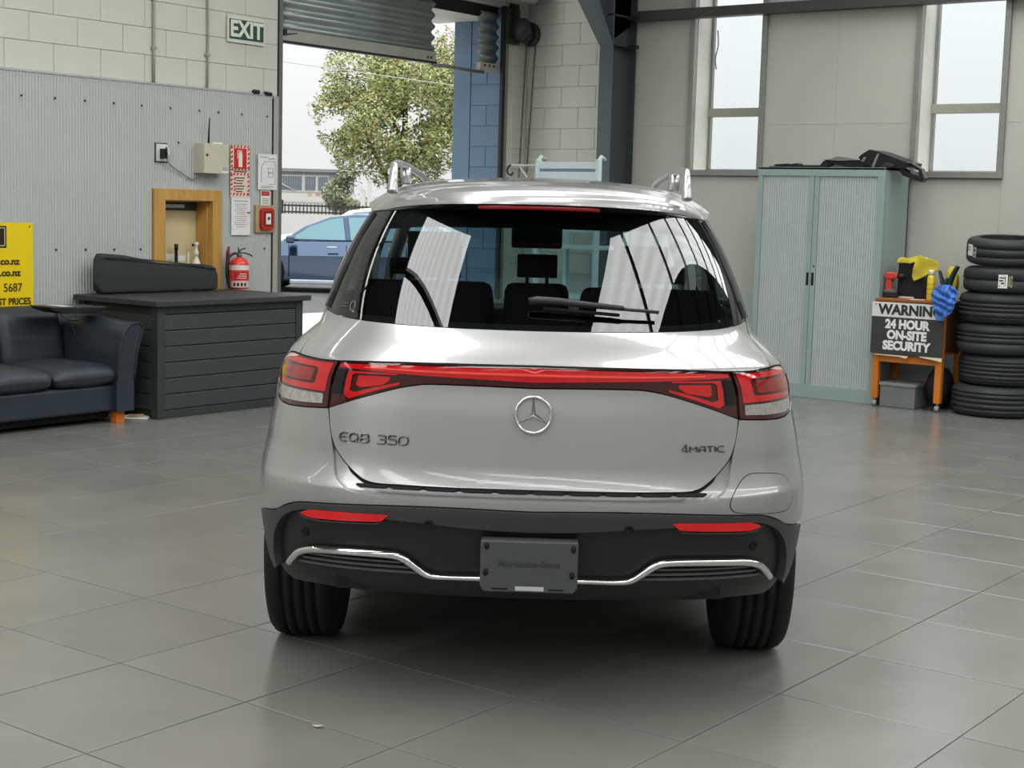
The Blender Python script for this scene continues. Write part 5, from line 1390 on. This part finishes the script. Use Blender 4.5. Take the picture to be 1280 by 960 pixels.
# far end of the table: green work glove, small yellow rag, blue cloth
e = empty('green_glove', (-4.69, 12.0, .898), label='dark green rubber glove standing between the blue cloth and the tyres', cat='glove')
gm = MB()
gm.tube(smooth_path([(-.02, 0, 0), (-.02, 0, .09), (-.045, 0, .18), (-.068, 0, .245)], 4), [.042 - .002 * i for i in range(13)], 10, flat=(1, .6))
gm.tube(smooth_path([(.01, 0, .02), (.02, 0, .12), (.05, .0, .22), (.085, 0, .285)], 4), [.042 - .0012 * i for i in range(13)], 10, flat=(1, .6))
gm.tube(smooth_path([(.0, 0, .05), (.0, -.02, .13), (.01, -.02, .19)], 4), [.04, .04, .038, .036, .034, .032, .03, .026, .018], 10, flat=(1, .6))
gm.build('rubber', mat('glove_green', (22, 48, 46), rough=.5, var=.15), e)
e = empty('yellow_rag', (-4.735, 12.22, .898), label='small yellow rag showing behind the dark green glove', cat='cloth')
MB().grid(lambda a, b: Vector((.05 * math.cos(2 * PI * a) * math.sin(PI * b) ** .7 * (1 + .4 * nz(a * 3, b * 3, 2, 5)), .05 * math.sin(2 * PI * a) * math.sin(PI * b) ** .7, .14 - .135 * math.cos(PI * b) + .012 * nz(a, b, 5, 1))), 18, 12).build('rag', m_yc, e)
m_bc = mat('blue_cloth', (74, 122, 200), rough=.8, var=.35, scale=26)
e = empty('blue_cloth', (-4.63, 11.85, .90), label='crumpled blue cloth hanging over the table corner beside the tyres', cat='cloth')
ol = [(-.105, .08), (-.085, .115), (-.03, .135), (.03, .14), (.08, .12), (.108, .09), (.10, .03), (.095, -.02), (.07, -.075), (.03, -.12), (-.02, -.155), (-.045, -.15), (-.065, -.09), (-.085, -.05), (-.088, .0), (-.11, .035)]
sheet('cloth', ol, lambda a, b, d: Vector((a, d - .012 + .17 * max(0, b - .04), b)), m_bc, e, .010, lambda a, b: -.07 * abs(nz(a * 1.8, b * .7, 14, 4)) - .035 * abs(math.sin(24 * a + 5 * math.sin(11 * b) + 9 * b)) - .012 * nz(a, b, 30, 9), .005)
# under the table
e = empty('grey_crate', (-5.02, 12.0, 0), label='grey plastic crate on the floor under the trolley table', cat='crate')
MB().box((-.16, -.08, 0), (.145, .25, .20)).build('body', mat('crate_grey', (112, 116, 116), rough=.5, var=.06), e, .008)
MB().box((-.168, -.088, .178), (.153, .258, .205)).build('rim', mat('crate_rim', (126, 130, 130), rough=.5), e, .004)
e = empty('dark_toolbag', (-4.757, 12.16, 0), label='dark lumpy bag on the floor behind the table\'s right leg', cat='bag')
MB().grid(lambda a, b: Vector((.095 * math.copysign(abs(math.cos(2 * PI * a)) ** .6, math.cos(2 * PI * a)) * math.sin(PI * (.06 + .94 * b) ) ** .4, .13 * math.copysign(abs(math.sin(2 * PI * a)) ** .6, math.sin(2 * PI * a)) * math.sin(PI * (.06 + .94 * b)) ** .4, .34 * (1 - b) + .03 * nz(a * 4, b * 3, 2, 8) * (1 if b < .95 else 0))), 22, 12).build('bag', mat('bag_dark', (30, 30, 32), rough=.6, var=.2), e)
MB().tube([(-.08, -.165, .012), (-.02, -.175, .012), (.05, -.15, .012)], .008, 6).build('bag_strap', m_black, e)

# ---- tyre stack
def tyre_thing(x, y, z, R, w, label, grooves, tilt=(0, 0), stickers=None):
    e = empty('tyre', (x, y, z), label=label, cat='tyre', group='tyres in the stack')
    e.rotation_euler = (tilt[0], tilt[1], 0 if tilt[0] else random.uniform(0, 6))
    r0 = R * .66; sd = .035
    prof = [(r0, w * .16), (r0 + .012, w * .06), (R - .10, .004), (R - .06, 0.0), (R - .028, w * .05), (R - .012, w * .11), (R - .004, w * .18)]
    for g0 in grooves:
        zc = w * g0; prof += [(R, zc - .0065), (R - .011, zc - .0045), (R - .011, zc + .0045), (R, zc + .0065)]
    prof += [(R - .004, w * .82), (R - .012, w * .89), (R - .028, w * .95), (R - .06, w), (R - .10, w - .004), (r0 + .012, w * .94), (r0, w * .84), (r0 + .004, w * .80), (R - .05, w * .72), (R - .035, w * .5), (R - .05, w * .28), (r0 + .004, w * .2)]
    MB().lathe(prof, 64, close=True).build('rubber', m_tyre2, e)
    if stickers:
        rz = e.rotation_euler[2]
        for (ang, da, za, zb, m, lines) in stickers:
            a0 = ang - rz
            st_ = MB().grid(lambda a, b: Vector(((R + .0015) * math.cos(a0 + da * a), (R + .0015) * math.sin(a0 + da * a), w * (za + (zb - za) * b))), 8, 1).build('sticker', m, e)
            for k, (u0, u1, v0, v1) in enumerate(lines):
                MB().grid(lambda a, b: Vector(((R + .0022) * math.cos(a0 + da * (u0 + (u1 - u0) * a)), (R + .0022) * math.sin(a0 + da * (u0 + (u1 - u0) * a)), w * (za + (zb - za) * (v0 + (v1 - v0) * b)))), 3, 1).build('print', m_ink, st_)
    return e
m_tyre2 = mat('stacked_tyre_rubber', (44, 47, 49), rough=.6, var=.16, scale=14)
G4 = (.28, .42, .58, .72)
tc0 = math.atan2(-12.2, 4.3)       # direction from the stack towards the camera
cxs, cys = -4.30, 12.19
ta = tyre_thing(cxs, cys, 0.002, .345, .246, 'ribbed black tyre at the bottom of the stack, on the floor', (.26, .44, .60, .76))
tyre_thing(cxs + .015, cys + .01, .249, .322, .244, 'black tyre second from the bottom of the stack', (.22, .36, .50, .64, .78))
tyre_thing(cxs, cys, .495, .337, .246, 'black tyre third from the bottom of the stack, below the ribbed one', (.40, .58, .70))
tyre_thing(cxs, cys, .743, .330, .242, 'ribbed black tyre fourth from the bottom, level with the blue cloth', (.22, .40, .54, .68))
sl = [(.1, .75, .72, .80), (.12, .5, .5, .6), (.3, .62, .3, .42), (.7, .76, .15, .85), (.1, .2, .1, .2)]
tyre_thing(cxs + .01, cys, .987, .318, .205, 'smooth black tyre second from the top, with a white sticker on its tread', (.5,), stickers=[(tc0 - .14, .22, .22, .74, m_paper, sl), (tc0 + .10, .03, .3, .68, mat('sticker_grey', (150, 150, 146), rough=.5), []), (tc0 + .145, .045, .26, .70, mat('sticker_yellow', (166, 158, 84), rough=.5), [(.3, .7, .2, .8)])])
tyre_thing(cxs + .005, cys, 1.214, .302, .215, 'topmost tyre of the stack, with white stickers on its left side', (.35, .65), (.075, .028), stickers=[(tc0 - 1.22, .26, .34, .76, m_paper, [(.1, .6, .70, .78), (.1, .5, .45, .55)]), (tc0 - .95, .14, .30, .68, mat('sticker_grey', (150, 150, 146)), [(.2, .8, .6, .75), (.2, .8, .2, .3)])])

# ---- white steel platform trolley standing behind the car
m_lad = mat('white_steel', (206, 222, 226), rough=.35, var=.03)
e = empty('platform_trolley', (-8.0, 11.35, 0), label='pale steel platform trolley by the corner column, only its top showing', cat='trolley')
for x in (-.335, .325):
    MB().box((x - .02, -.03, 0), (x + .02, .02, 2.0)).build('front_post', m_lad, e, .006)
    MB().tube([(x, .0, 1.99), (x, .03, 2.025), (x, .09, 2.0)], .018, 8).build('post_cap', m_lad, e)
    MB().box((x - .02, .45, 0), (x + .02, .50, 1.4)).build('rear_post', m_lad, e, .006)
MB().box((-.315, -.018, 1.915), (.305, .012, 1.975)).build('top_rail', m_lad, e, .004)
MB().box((-.315, -.005, 1.889), (.305, .010, 1.915)).build('shadow_gap', mat('gap_shade', (130, 150, 160), rough=.4), e)  # solid strip; the gap's shade is painted as a darker blue-grey
MB().box((-.315, -.012, 1.35), (.305, .008, 1.889)).build('upper_panel', m_lad, e, .003)
for z in (.25, .75, 1.2):
    MB().box((-.335, -.01, z), (.325, .48, z + .03)).build('shelf', m_lad, e, .003)
br = MB(); br.tube([(-.335, .0, 1.94), (-.66, .02, 1.945)], .014, 6); br.tube([(-.56, .01, 1.94), (-.45, .0, 1.82), (-.335, 0, 1.70)], .013, 6)
br.build('side_arm', mat('arm_grey', (186, 190, 188), rough=.4, metal=.3), e)
hk = MB(); hk.tube(smooth_path([(-.655, .02, 1.95), (-.70, .02, 1.93), (-.71, .02, 1.88), (-.67, .02, 1.855), (-.645, .02, 1.88)], 4), .010, 6)
hk.build('hook', m_dark, e)
# ================================================================== OUTSIDE THE ROLLER DOOR
def at(lat, dep, z=0.0):
    """ground point given as metres to the side of and along the line of sight (a surveyor's base line through the camera)"""
    p = RT * lat + FW * dep
    return (p.x, p.y, z)
m_conc = mat('forecourt_concrete', (216, 216, 212), rough=.8, var=.06, scale=.6)
yard = empty('ground', (0, 0, 0), kind='structure')
MB().add([(XL - .22, -40, -.02), (XL - .22, 90, -.02), (-15.5, 90, -.02), (-15.5, -40, -.02)], [(0, 1, 2, 3)]).build('forecourt', m_conc, yard, fix=False)
MB().add([(-15.5, -40, -.02), (-15.5, 90, -.02), (-110, 90, -.02), (-110, -40, -.02)], [(0, 1, 2, 3)]).build('asphalt', mat('asphalt', (98, 98, 98), rough=.85, var=.12, scale=1.5), yard, fix=False)
# blue painted nib wall beside the door
m_blue = mat('blue_wall_paint', (100, 124, 148), rough=.55, var=.04, scale=3, bump=.2, bscale=90)
nb = empty('pillar', (0, 0, 0), kind='structure')
MB().box((-10.05, 12.199, 0), (XL - .004, 12.60, 4.2)).build('core', m_blue, nb)
MB().box((-10.05, 12.185, 0), (-9.832, 12.199, 4.2)).build('smooth_pier', m_blue, nb, .002)
lay_blocks(nb, -9.83, XL - .006, .9, 3.6, -9.83, 2.567, lambda u, z: (u, 12.199, z), m_blue, 0)

def rev(lat, dep, deg): return at(lat, dep), YAW + math.radians(deg)
# generic parked car: x along its length (nose towards -x), y across, sides at +-w
def parked_car(name, lat, dep, rz, paint, label, prof, roofline, length, w, win, mirror_x, handles, sill, glass, wheels, group=None):
    (px, py, _), r = at(lat, dep), YAW + rz
    e = empty(name, (px, py, -.02), r, label=label, cat='car')
    def side_y(z, top): return w * (1 - .10 * max(0, (z - .55)) ** 1.2) if not top else w * (.93 - .30 * (z - .85))
    bd = MB(); n = len(prof)
    vs = []; fs = []
    rows = (-1, -.80, 0, .80, 1)
    for k in rows:
        for (x, z) in prof:
            zz_ = z; tuck = .0 if abs(k) < .95 else (.26 if z > .55 else .05)
            vs.append((x * (1 - .012 * abs(k)), k * w * (1 if abs(k) < .95 else .985), zz_ - (tuck if z > .55 else 0) + (tuck if z < .3 else 0)))
    for r_ in range(len(rows) - 1):
        for i in range(n):
            j = (i + 1) % n; fs.append((r_ * n + i, r_ * n + j, (r_ + 1) * n + j, (r_ + 1) * n + i))
    fs.append(tuple(range(n))); fs.append(tuple(range(len(rows) * n - 1, (len(rows) - 1) * n - 1, -1)))
    bd.add(vs, fs, False); bd.build('body', paint, e, .03, 3)
    gh = MB(); m_ = len(roofline); vs = []; fs = []
    for k in (-1, 1):
        for (x, z) in roofline: vs.append((x, k * (w * (.82 - .34 * max(0, z - .86))), z))
    for i in range(m_): fs.append((i, (i + 1) % m_, (i + 1) % m_ + m_, i + m_))
    fs.append(tuple(range(m_ - 1, -1, -1))); fs.append(tuple(range(m_, 2 * m_)))
    gh.add(vs, fs, False); gh.build('cabin', paint, e, .05, 3)
    for k in (-1, 1):
        for poly in win:
            MB().add([(x, k * (w * (.82 - .34 * max(0, z - .86)) + .004), z) for x, z in poly], [tuple(range(len(poly)))]).build('side_window', glass, e, solid=.006, fix=False)
        for x in handles:
            MB().tube([(x - .09, k * (w + .02), .80), (x + .09, k * (w + .02), .805)], .017, 6).build('door_handle', mat('handle_pale', (206, 214, 220), rough=.25, metal=.4), e)
        MB().box((mirror_x - .07, min(k * w * .93, k * (w + .16)), .86), (mirror_x + .07, max(k * w * .93, k * (w + .16)), .99)).build('door_mirror', paint, e, .03, 3)
        MB().box((-1.0, k * w - .03, .155), (1.15, k * w + .03, .235)).build('sill_trim', sill, e, .02)
        MB().add([(x * 1.0, k * (w + .003), .0) for x in ()], []) if False else None
        for xx in (-.02, 1.02, -1.02):
            MB().box((xx - .006, k * w - .004 if k > 0 else k * w - .006, .28), (xx + .006, k * w + .006 if k > 0 else k * w + .004, .84)).build('door_gap', m_gapb, e)
        for xw in wheels:
            T = Matrix.Translation((xw, k * (w - .11), .33)) @ Matrix.Rotation(PI / 2, 4, 'X')
            MB().lathe([(.20, -.10), (.29, -.115), (.325, -.09), (.33, 0), (.325, .09), (.29, .115), (.20, .10)], 32, M=T, close=False).build('tyre', m_tyre, e)
            MB().lathe([(0, -.118), (.08, -.122), (.2, -.112), (.215, -.09), (.215, .09), (.2, .112), (0, .12)], 24, M=T).build('rim', mat('alloy', (150, 152, 154), rough=.3, metal=.8), e)
            MB().lathe([(.36, -.12), (.36, .05)], 28, M=Matrix.Translation((xw, k * (w - .06), .35)) @ Matrix.Rotation(PI / 2, 4, 'X')).build('wheel_arch', m_gapb, e)
    return e
m_navy = mat('navy_paint', (70, 90, 116), rough=.14, metal=.85, coat=1.0, var=.04, scale=200)
m_wcar = mat('white_car_paint', (232, 232, 230), rough=.2, coat=.8, var=.02)
g_blue = glass_material('sedan_glass', (.42, .62, .66), 1.9, body=(150, 208, 222), body_fac=.62)
prof_s = [(-2.28, .28), (-2.34, .50), (-2.26, .68), (-1.6, .82), (-1.15, .90), (1.45, .93), (2.2, .95), (2.38, .86), (2.40, .5), (2.3, .26), (1.3, .16), (-1.5, .16)]
roof_s = [(-1.22, .87), (-.78, 1.16), (-.35, 1.33), (.1, 1.385), (.8, 1.39), (1.35, 1.31), (2.0, .93)]
win_s = [[(-1.02, .93), (-.70, 1.145), (-.33, 1.285), (-.12, 1.315), (-.06, .93)], [(.04, .93), (-.02, 1.32), (.5, 1.345), (.85, 1.33), (.98, .94)], [(1.06, .94), (.94, 1.32), (1.25, 1.25), (1.5, 1.06), (1.45, .95)]]
parked_car('sedan', -2.92, 27.6, 0.0, m_navy, 'navy blue sedan parked side-on outside the roller door', prof_s, roof_s, 4.7, .90, win_s, -.98, (-.62 + .35, .80), mat('sill_reflection', (196, 206, 214), rough=.25, metal=.5), g_blue, (-1.45, 1.38))  # pale sill colour carries the white stripe reflected along the flank
prof_w = [(-2.1, .3), (-2.2, .6), (-2.1, .85), (-1.2, 1.0), (1.6, 1.05), (2.1, 1.02), (2.2, .6), (2.1, .28), (1.2, .2), (-1.3, .2)]
roof_w = [(-1.25, .97), (-.55, 1.42), (.1, 1.52), (1.2, 1.50), (1.8, 1.35), (2.1, 1.0)]
win_w = [[(-.95, 1.04), (-.42, 1.38), (.0, 1.42), (.0, 1.04)], [(.08, 1.04), (.08, 1.43), (.9, 1.41), (1.0, 1.04)], [(1.1, 1.04), (1.02, 1.40), (1.5, 1.3), (1.75, 1.06)]]
parked_car('white_hatchback', -3.0, 33.2, 0.0, m_wcar, 'white hatchback parked beyond the navy blue sedan', prof_w, roof_w, 4.3, .88, win_w, -.9, (-.3, .75), m_wcar, g_blue, (-1.3, 1.3))

# picket fence, one picket at a time
fe = empty('picket_fence', at(-6.4, 45, 0), YAW, label='black metal picket fence across the road, outside the roller door', cat='fence')
m_fe = mat('fence_black', (62, 62, 58), rough=.5)
pk = MB(); pk.box((-.016, -.012, .10), (.016, .012, 1.47)); pk.add([(-.016, -.012, 1.47), (.016, -.012, 1.47), (.016, .012, 1.47), (-.016, .012, 1.47), (0, 0, 1.52)], [(0, 1, 4), (1, 2, 4), (2, 3, 4), (3, 0, 4)])
pm_ = pk.mesh('picket', m_fe)
for i in range(44):
    o = bpy.data.objects.new('picket', pm_); link(o, fe); o.location = (-2.2 + i * .108, 0, 0)
for x in (-2.25, -.46, 1.12, 2.55):
    MB().box((x - .045, -.04, -.02), (x + .045, .04, 1.60)).build('post', m_fe, fe)
MB().box((-2.6, -.10, -.02), (2.9, .14, 1.20)).build('base_wall', m_white, fe)
for z in (1.23, 1.42):
    MB().box((-2.25, -.02, z), (2.55, .02, z + .05)).build('rail', m_fe, fe)
# gate posts and a timber panel
for i, (la, h, lb_) in enumerate(((-4.99, 2.0, 'shorter white post beyond the cars, left of the pair'), (-4.78, 2.28, 'taller white post beyond the cars, right of the pair'))):
    e = empty('gate_post', at(la, 50, -.02), YAW, label=lb_, cat='post', group='white gate posts')
    MB().box((-.075, -.075, 0), (.075, .075, h)).build('shaft', m_white, e, .01)
    MB().prism([(-.085, h), (.085, h), (0, h + .09)], -.085, .085, 'y').build('cap', m_white, e)
e = empty('timber_fence', at(-3.9, 51, -.02), YAW, label='brown timber fence panel behind the white gate posts', cat='fence')
m_br = mat('fence_brown', (166, 132, 92), rough=.8, var=.25, scale=3)
for i in range(14):
    MB().box((-.82 + i * .118, -.012, .0), (-.71 + i * .118, .012, 1.62 + .02 * (i % 3))).build('board', m_br, e)
MB().box((-.85, -.05, 1.68), (.85, .03, 1.80)).build('top_rail', mat('rail_white', (222, 222, 216), rough=.6), e)
for x in (-.8, .8): MB().box((x - .04, .01, 0), (x + .04, .06, 1.75)).build('post', m_br, e)

# house across the road
hs = empty('house', at(-10.4, 75, -.02), YAW, label='pale single-storey building with a grey windowed front across the road', cat='building')
m_hg = mat('house_grey', (176, 182, 184), rough=.7, var=.05, scale=.5); m_hw = mat('house_white', (228, 226, 220), rough=.8, var=.04, scale=.4)
MB().box((-4, 0, 0), (2.05, 5, 2.05)).build('lower_wall', m_hw, hs)
MB().box((-4, .12, 2.05), (1.95, 5, 3.02)).build('upper_wall', m_hg, hs)
MB().box((-4.2, -.15, 3.02), (2.15, 5.1, 3.17)).build('roof', mat('house_roof', (150, 154, 154), rough=.6), hs)
m_hwin = mat('house_window', (120, 132, 140), rough=.15, var=.1)
for x0, x1 in ((-1.2, -.05), (.05, .62), (.68, 1.22)):
    f_ = MB().box((x0 - .03, .06, 2.07), (x1 + .03, .12, 2.86)).build('window', mat('house_frame', (222, 222, 218), rough=.5), hs)
    MB().box((x0 + .03, .04, 2.13), (x1 - .03, .07, 2.80)).build('pane', m_hwin, f_)
    for k in range(int((x1 - x0) / .12)):
        MB().box((x0 + .06 + k * .12, .03, 2.4), (x0 + .075 + k * .12, .045, 2.80)).build('blind_slat', mat('blind_pale', (186, 190, 192), rough=.6), f_)
MB().box((1.28, .03, 2.07), (1.92, .12, 2.9)).build('door_panel', mat('house_panel', (152, 160, 164), rough=.6), hs)
MB().box((-.01, .02, 2.05), (.03, .1, 3.0)).build('post', m_hw, hs)
MB().box((-4, -.02, 2.02), (2.0, .10, 2.08)).build('ledge', mat('ledge_grey', (186, 186, 182), rough=.6), hs)
for x0, x1, z, c in ((.22, .42, 1.86, (220, 184, 130)), (.62, .86, 1.88, (214, 160, 150)), (.95, 1.15, 1.78, (224, 206, 160))):
    MB().box((x0, -.012, z), (x1, 0, z + .14)).build('painted_mark', mat('house_mark%d' % int(x0 * 100), c, rough=.7), hs)
MB().tube([(-1.3, -.02, 2.55), (-.4, -.02, 2.10)], .03, 4).build('stair_rail', m_hw, hs)
# pale wall closing the yard behind the fence
yw = empty('yard_wall', at(-13.5, 70, -.02), YAW, label='pale rendered boundary wall below the building across the road', cat='wall')
MB().box((-4, 0, 0), (7.2, .2, 1.55)).build('render', m_hw, yw)
MB().box((-4, -.03, 1.55), (7.2, .23, 1.62)).build('coping', m_hw, yw)

# tree
def tree(name, lat, dep, label, blobs, trunk, nleaf, size, cols, seed):
    rnd = random.Random(seed)
    e = empty(name, at(lat, dep, -.05), YAW, label=label, cat='tree')
    tb_ = MB()
    for pts, r0, r1 in trunk:
        sp = smooth_path(pts, 4); k = len(sp)
        tb_.tube(sp, [r0 + (r1 - r0) * i / (k - 1) for i in range(k)], 7)
    tb_.build('trunk', mat('bark', (104, 86, 62), rough=.9, var=.25, scale=6), e)
    tot = sum(b[3] ** 2 for b in blobs)
    for ci, (cn, c) in enumerate(cols):
        mb = MB(); V = []; F = []
        for (bx, by, bz, br) in blobs:
            n = int(nleaf * br * br / tot * c[3])
            for _ in range(n):
                while True:
                    d = Vector((rnd.gauss(0, 1), rnd.gauss(0, 1), rnd.gauss(0, 1))).normalized()
                    rr = br * (1 - abs(rnd.gauss(0, .22)))
                    p = Vector((bx, by, bz)) + d * max(rr, 0) * (1 + .22 * noise.noise(d * 2.6 + Vector((bx, by, bz))))
                    g_ = noise.noise(p * .75 + Vector((seed, 0, 0)))
                    if g_ > -.28 or rnd.random() < .05: break
                u = Vector((rnd.gauss(0, 1), rnd.gauss(0, 1), rnd.gauss(0, .6))).normalized(); w = d.cross(u)
                if w.length < .05: w = u.orthogonal()
                w.normalize(); s = size * rnd.uniform(.6, 1.3)
                b = len(V); V += [p - u * s, p + w * s * .42, p + u * s, p - w * s * .42]; F.append((b, b + 1, b + 2, b + 3))
        mb.v = V; mb.f = F; mb.s = [False] * len(F); mb.mi = [0] * len(F)
        mb.build('foliage', mat(cn, c[:3], rough=.6, var=.2, scale=2), e, kind='stuff', fix=False)
    return e
tree('tree', -4.6, 60, 'large leafy tree with yellow-green foliage across the road', [(-1.2, 0, 6.2, 1.9), (-2.1, .2, 4.9, 1.45), (-1.0, -.6, 4.6, 1.6), (.6, -.2, 6.4, 1.9), (1.6, .1, 5.3, 1.7), (.5, -.6, 4.2, 1.5), (2.4, .3, 6.6, 1.8), (-.3, .4, 7.4, 1.5), (-1.7, -.3, 3.5, .95), (2.0, -.3, 3.9, 1.3), (-.5, .2, 3.2, 1.0), (.9, .2, 3.0, .9), (3.2, 0, 4.9, 1.5)],
     [([(-.1, 0, 0), (-.15, 0, 1.6), (.1, 0, 3.2), (.2, 0, 5.2), (.1, 0, 7.2)], .24, .05), ([(-.1, 0, 2.0), (-.9, .1, 3.4), (-1.6, .1, 4.8)], .13, .03), ([(.05, 0, 2.4), (.9, -.1, 3.8), (1.9, 0, 5.2)], .13, .03), ([(.15, 0, 4.0), (-.6, 0, 5.4), (-.9, 0, 6.4)], .08, .02)],
     34000, .085, [('leaf_green', (172, 182, 116, .5)), ('leaf_light', (212, 216, 152, .36)), ('leaf_dark', (104, 116, 80, .18)), ('leaf_brown', (196, 160, 96, .06))], 5)
tree('shrub', -6.15, 55, 'grey-green shrub in front of the pale building across the road', [(-.2, 0, 1.9, .62), (.35, 0, 1.55, .6), (.1, 0, 2.4, .5)],
     [([(0, 0, 0), (0, 0, .9), (.05, 0, 1.8)], .06, .02)], 3400, .07, [('leaf_grey', (158, 164, 132, .7)), ('leaf_dark', (104, 116, 80, .3))], 9)
a, b = Vector(at(-9.8, 50, 6.27)), Vector(at(3.2, 50, 4.88))
e = empty('power_line', a, label='thin power line strung across in front of the large leafy tree', cat='cable')
MB().tube([(b - a) * t + Vector((0, 0, -.2 * t * (1 - t))) for t in [i / 16 for i in range(17)]], .013, 5).build('wire', mat('wire_pale', (214, 214, 208), rough=.5), e)
for t, h in ((0, 6.27), (1, 4.88)):
    p = (b - a) * t
    MB().tube([(p.x, p.y, p.z - h), (p.x, p.y, p.z + .25)], .09, 8).build('pole', mat('pole_grey', (120, 116, 108), rough=.8), e)
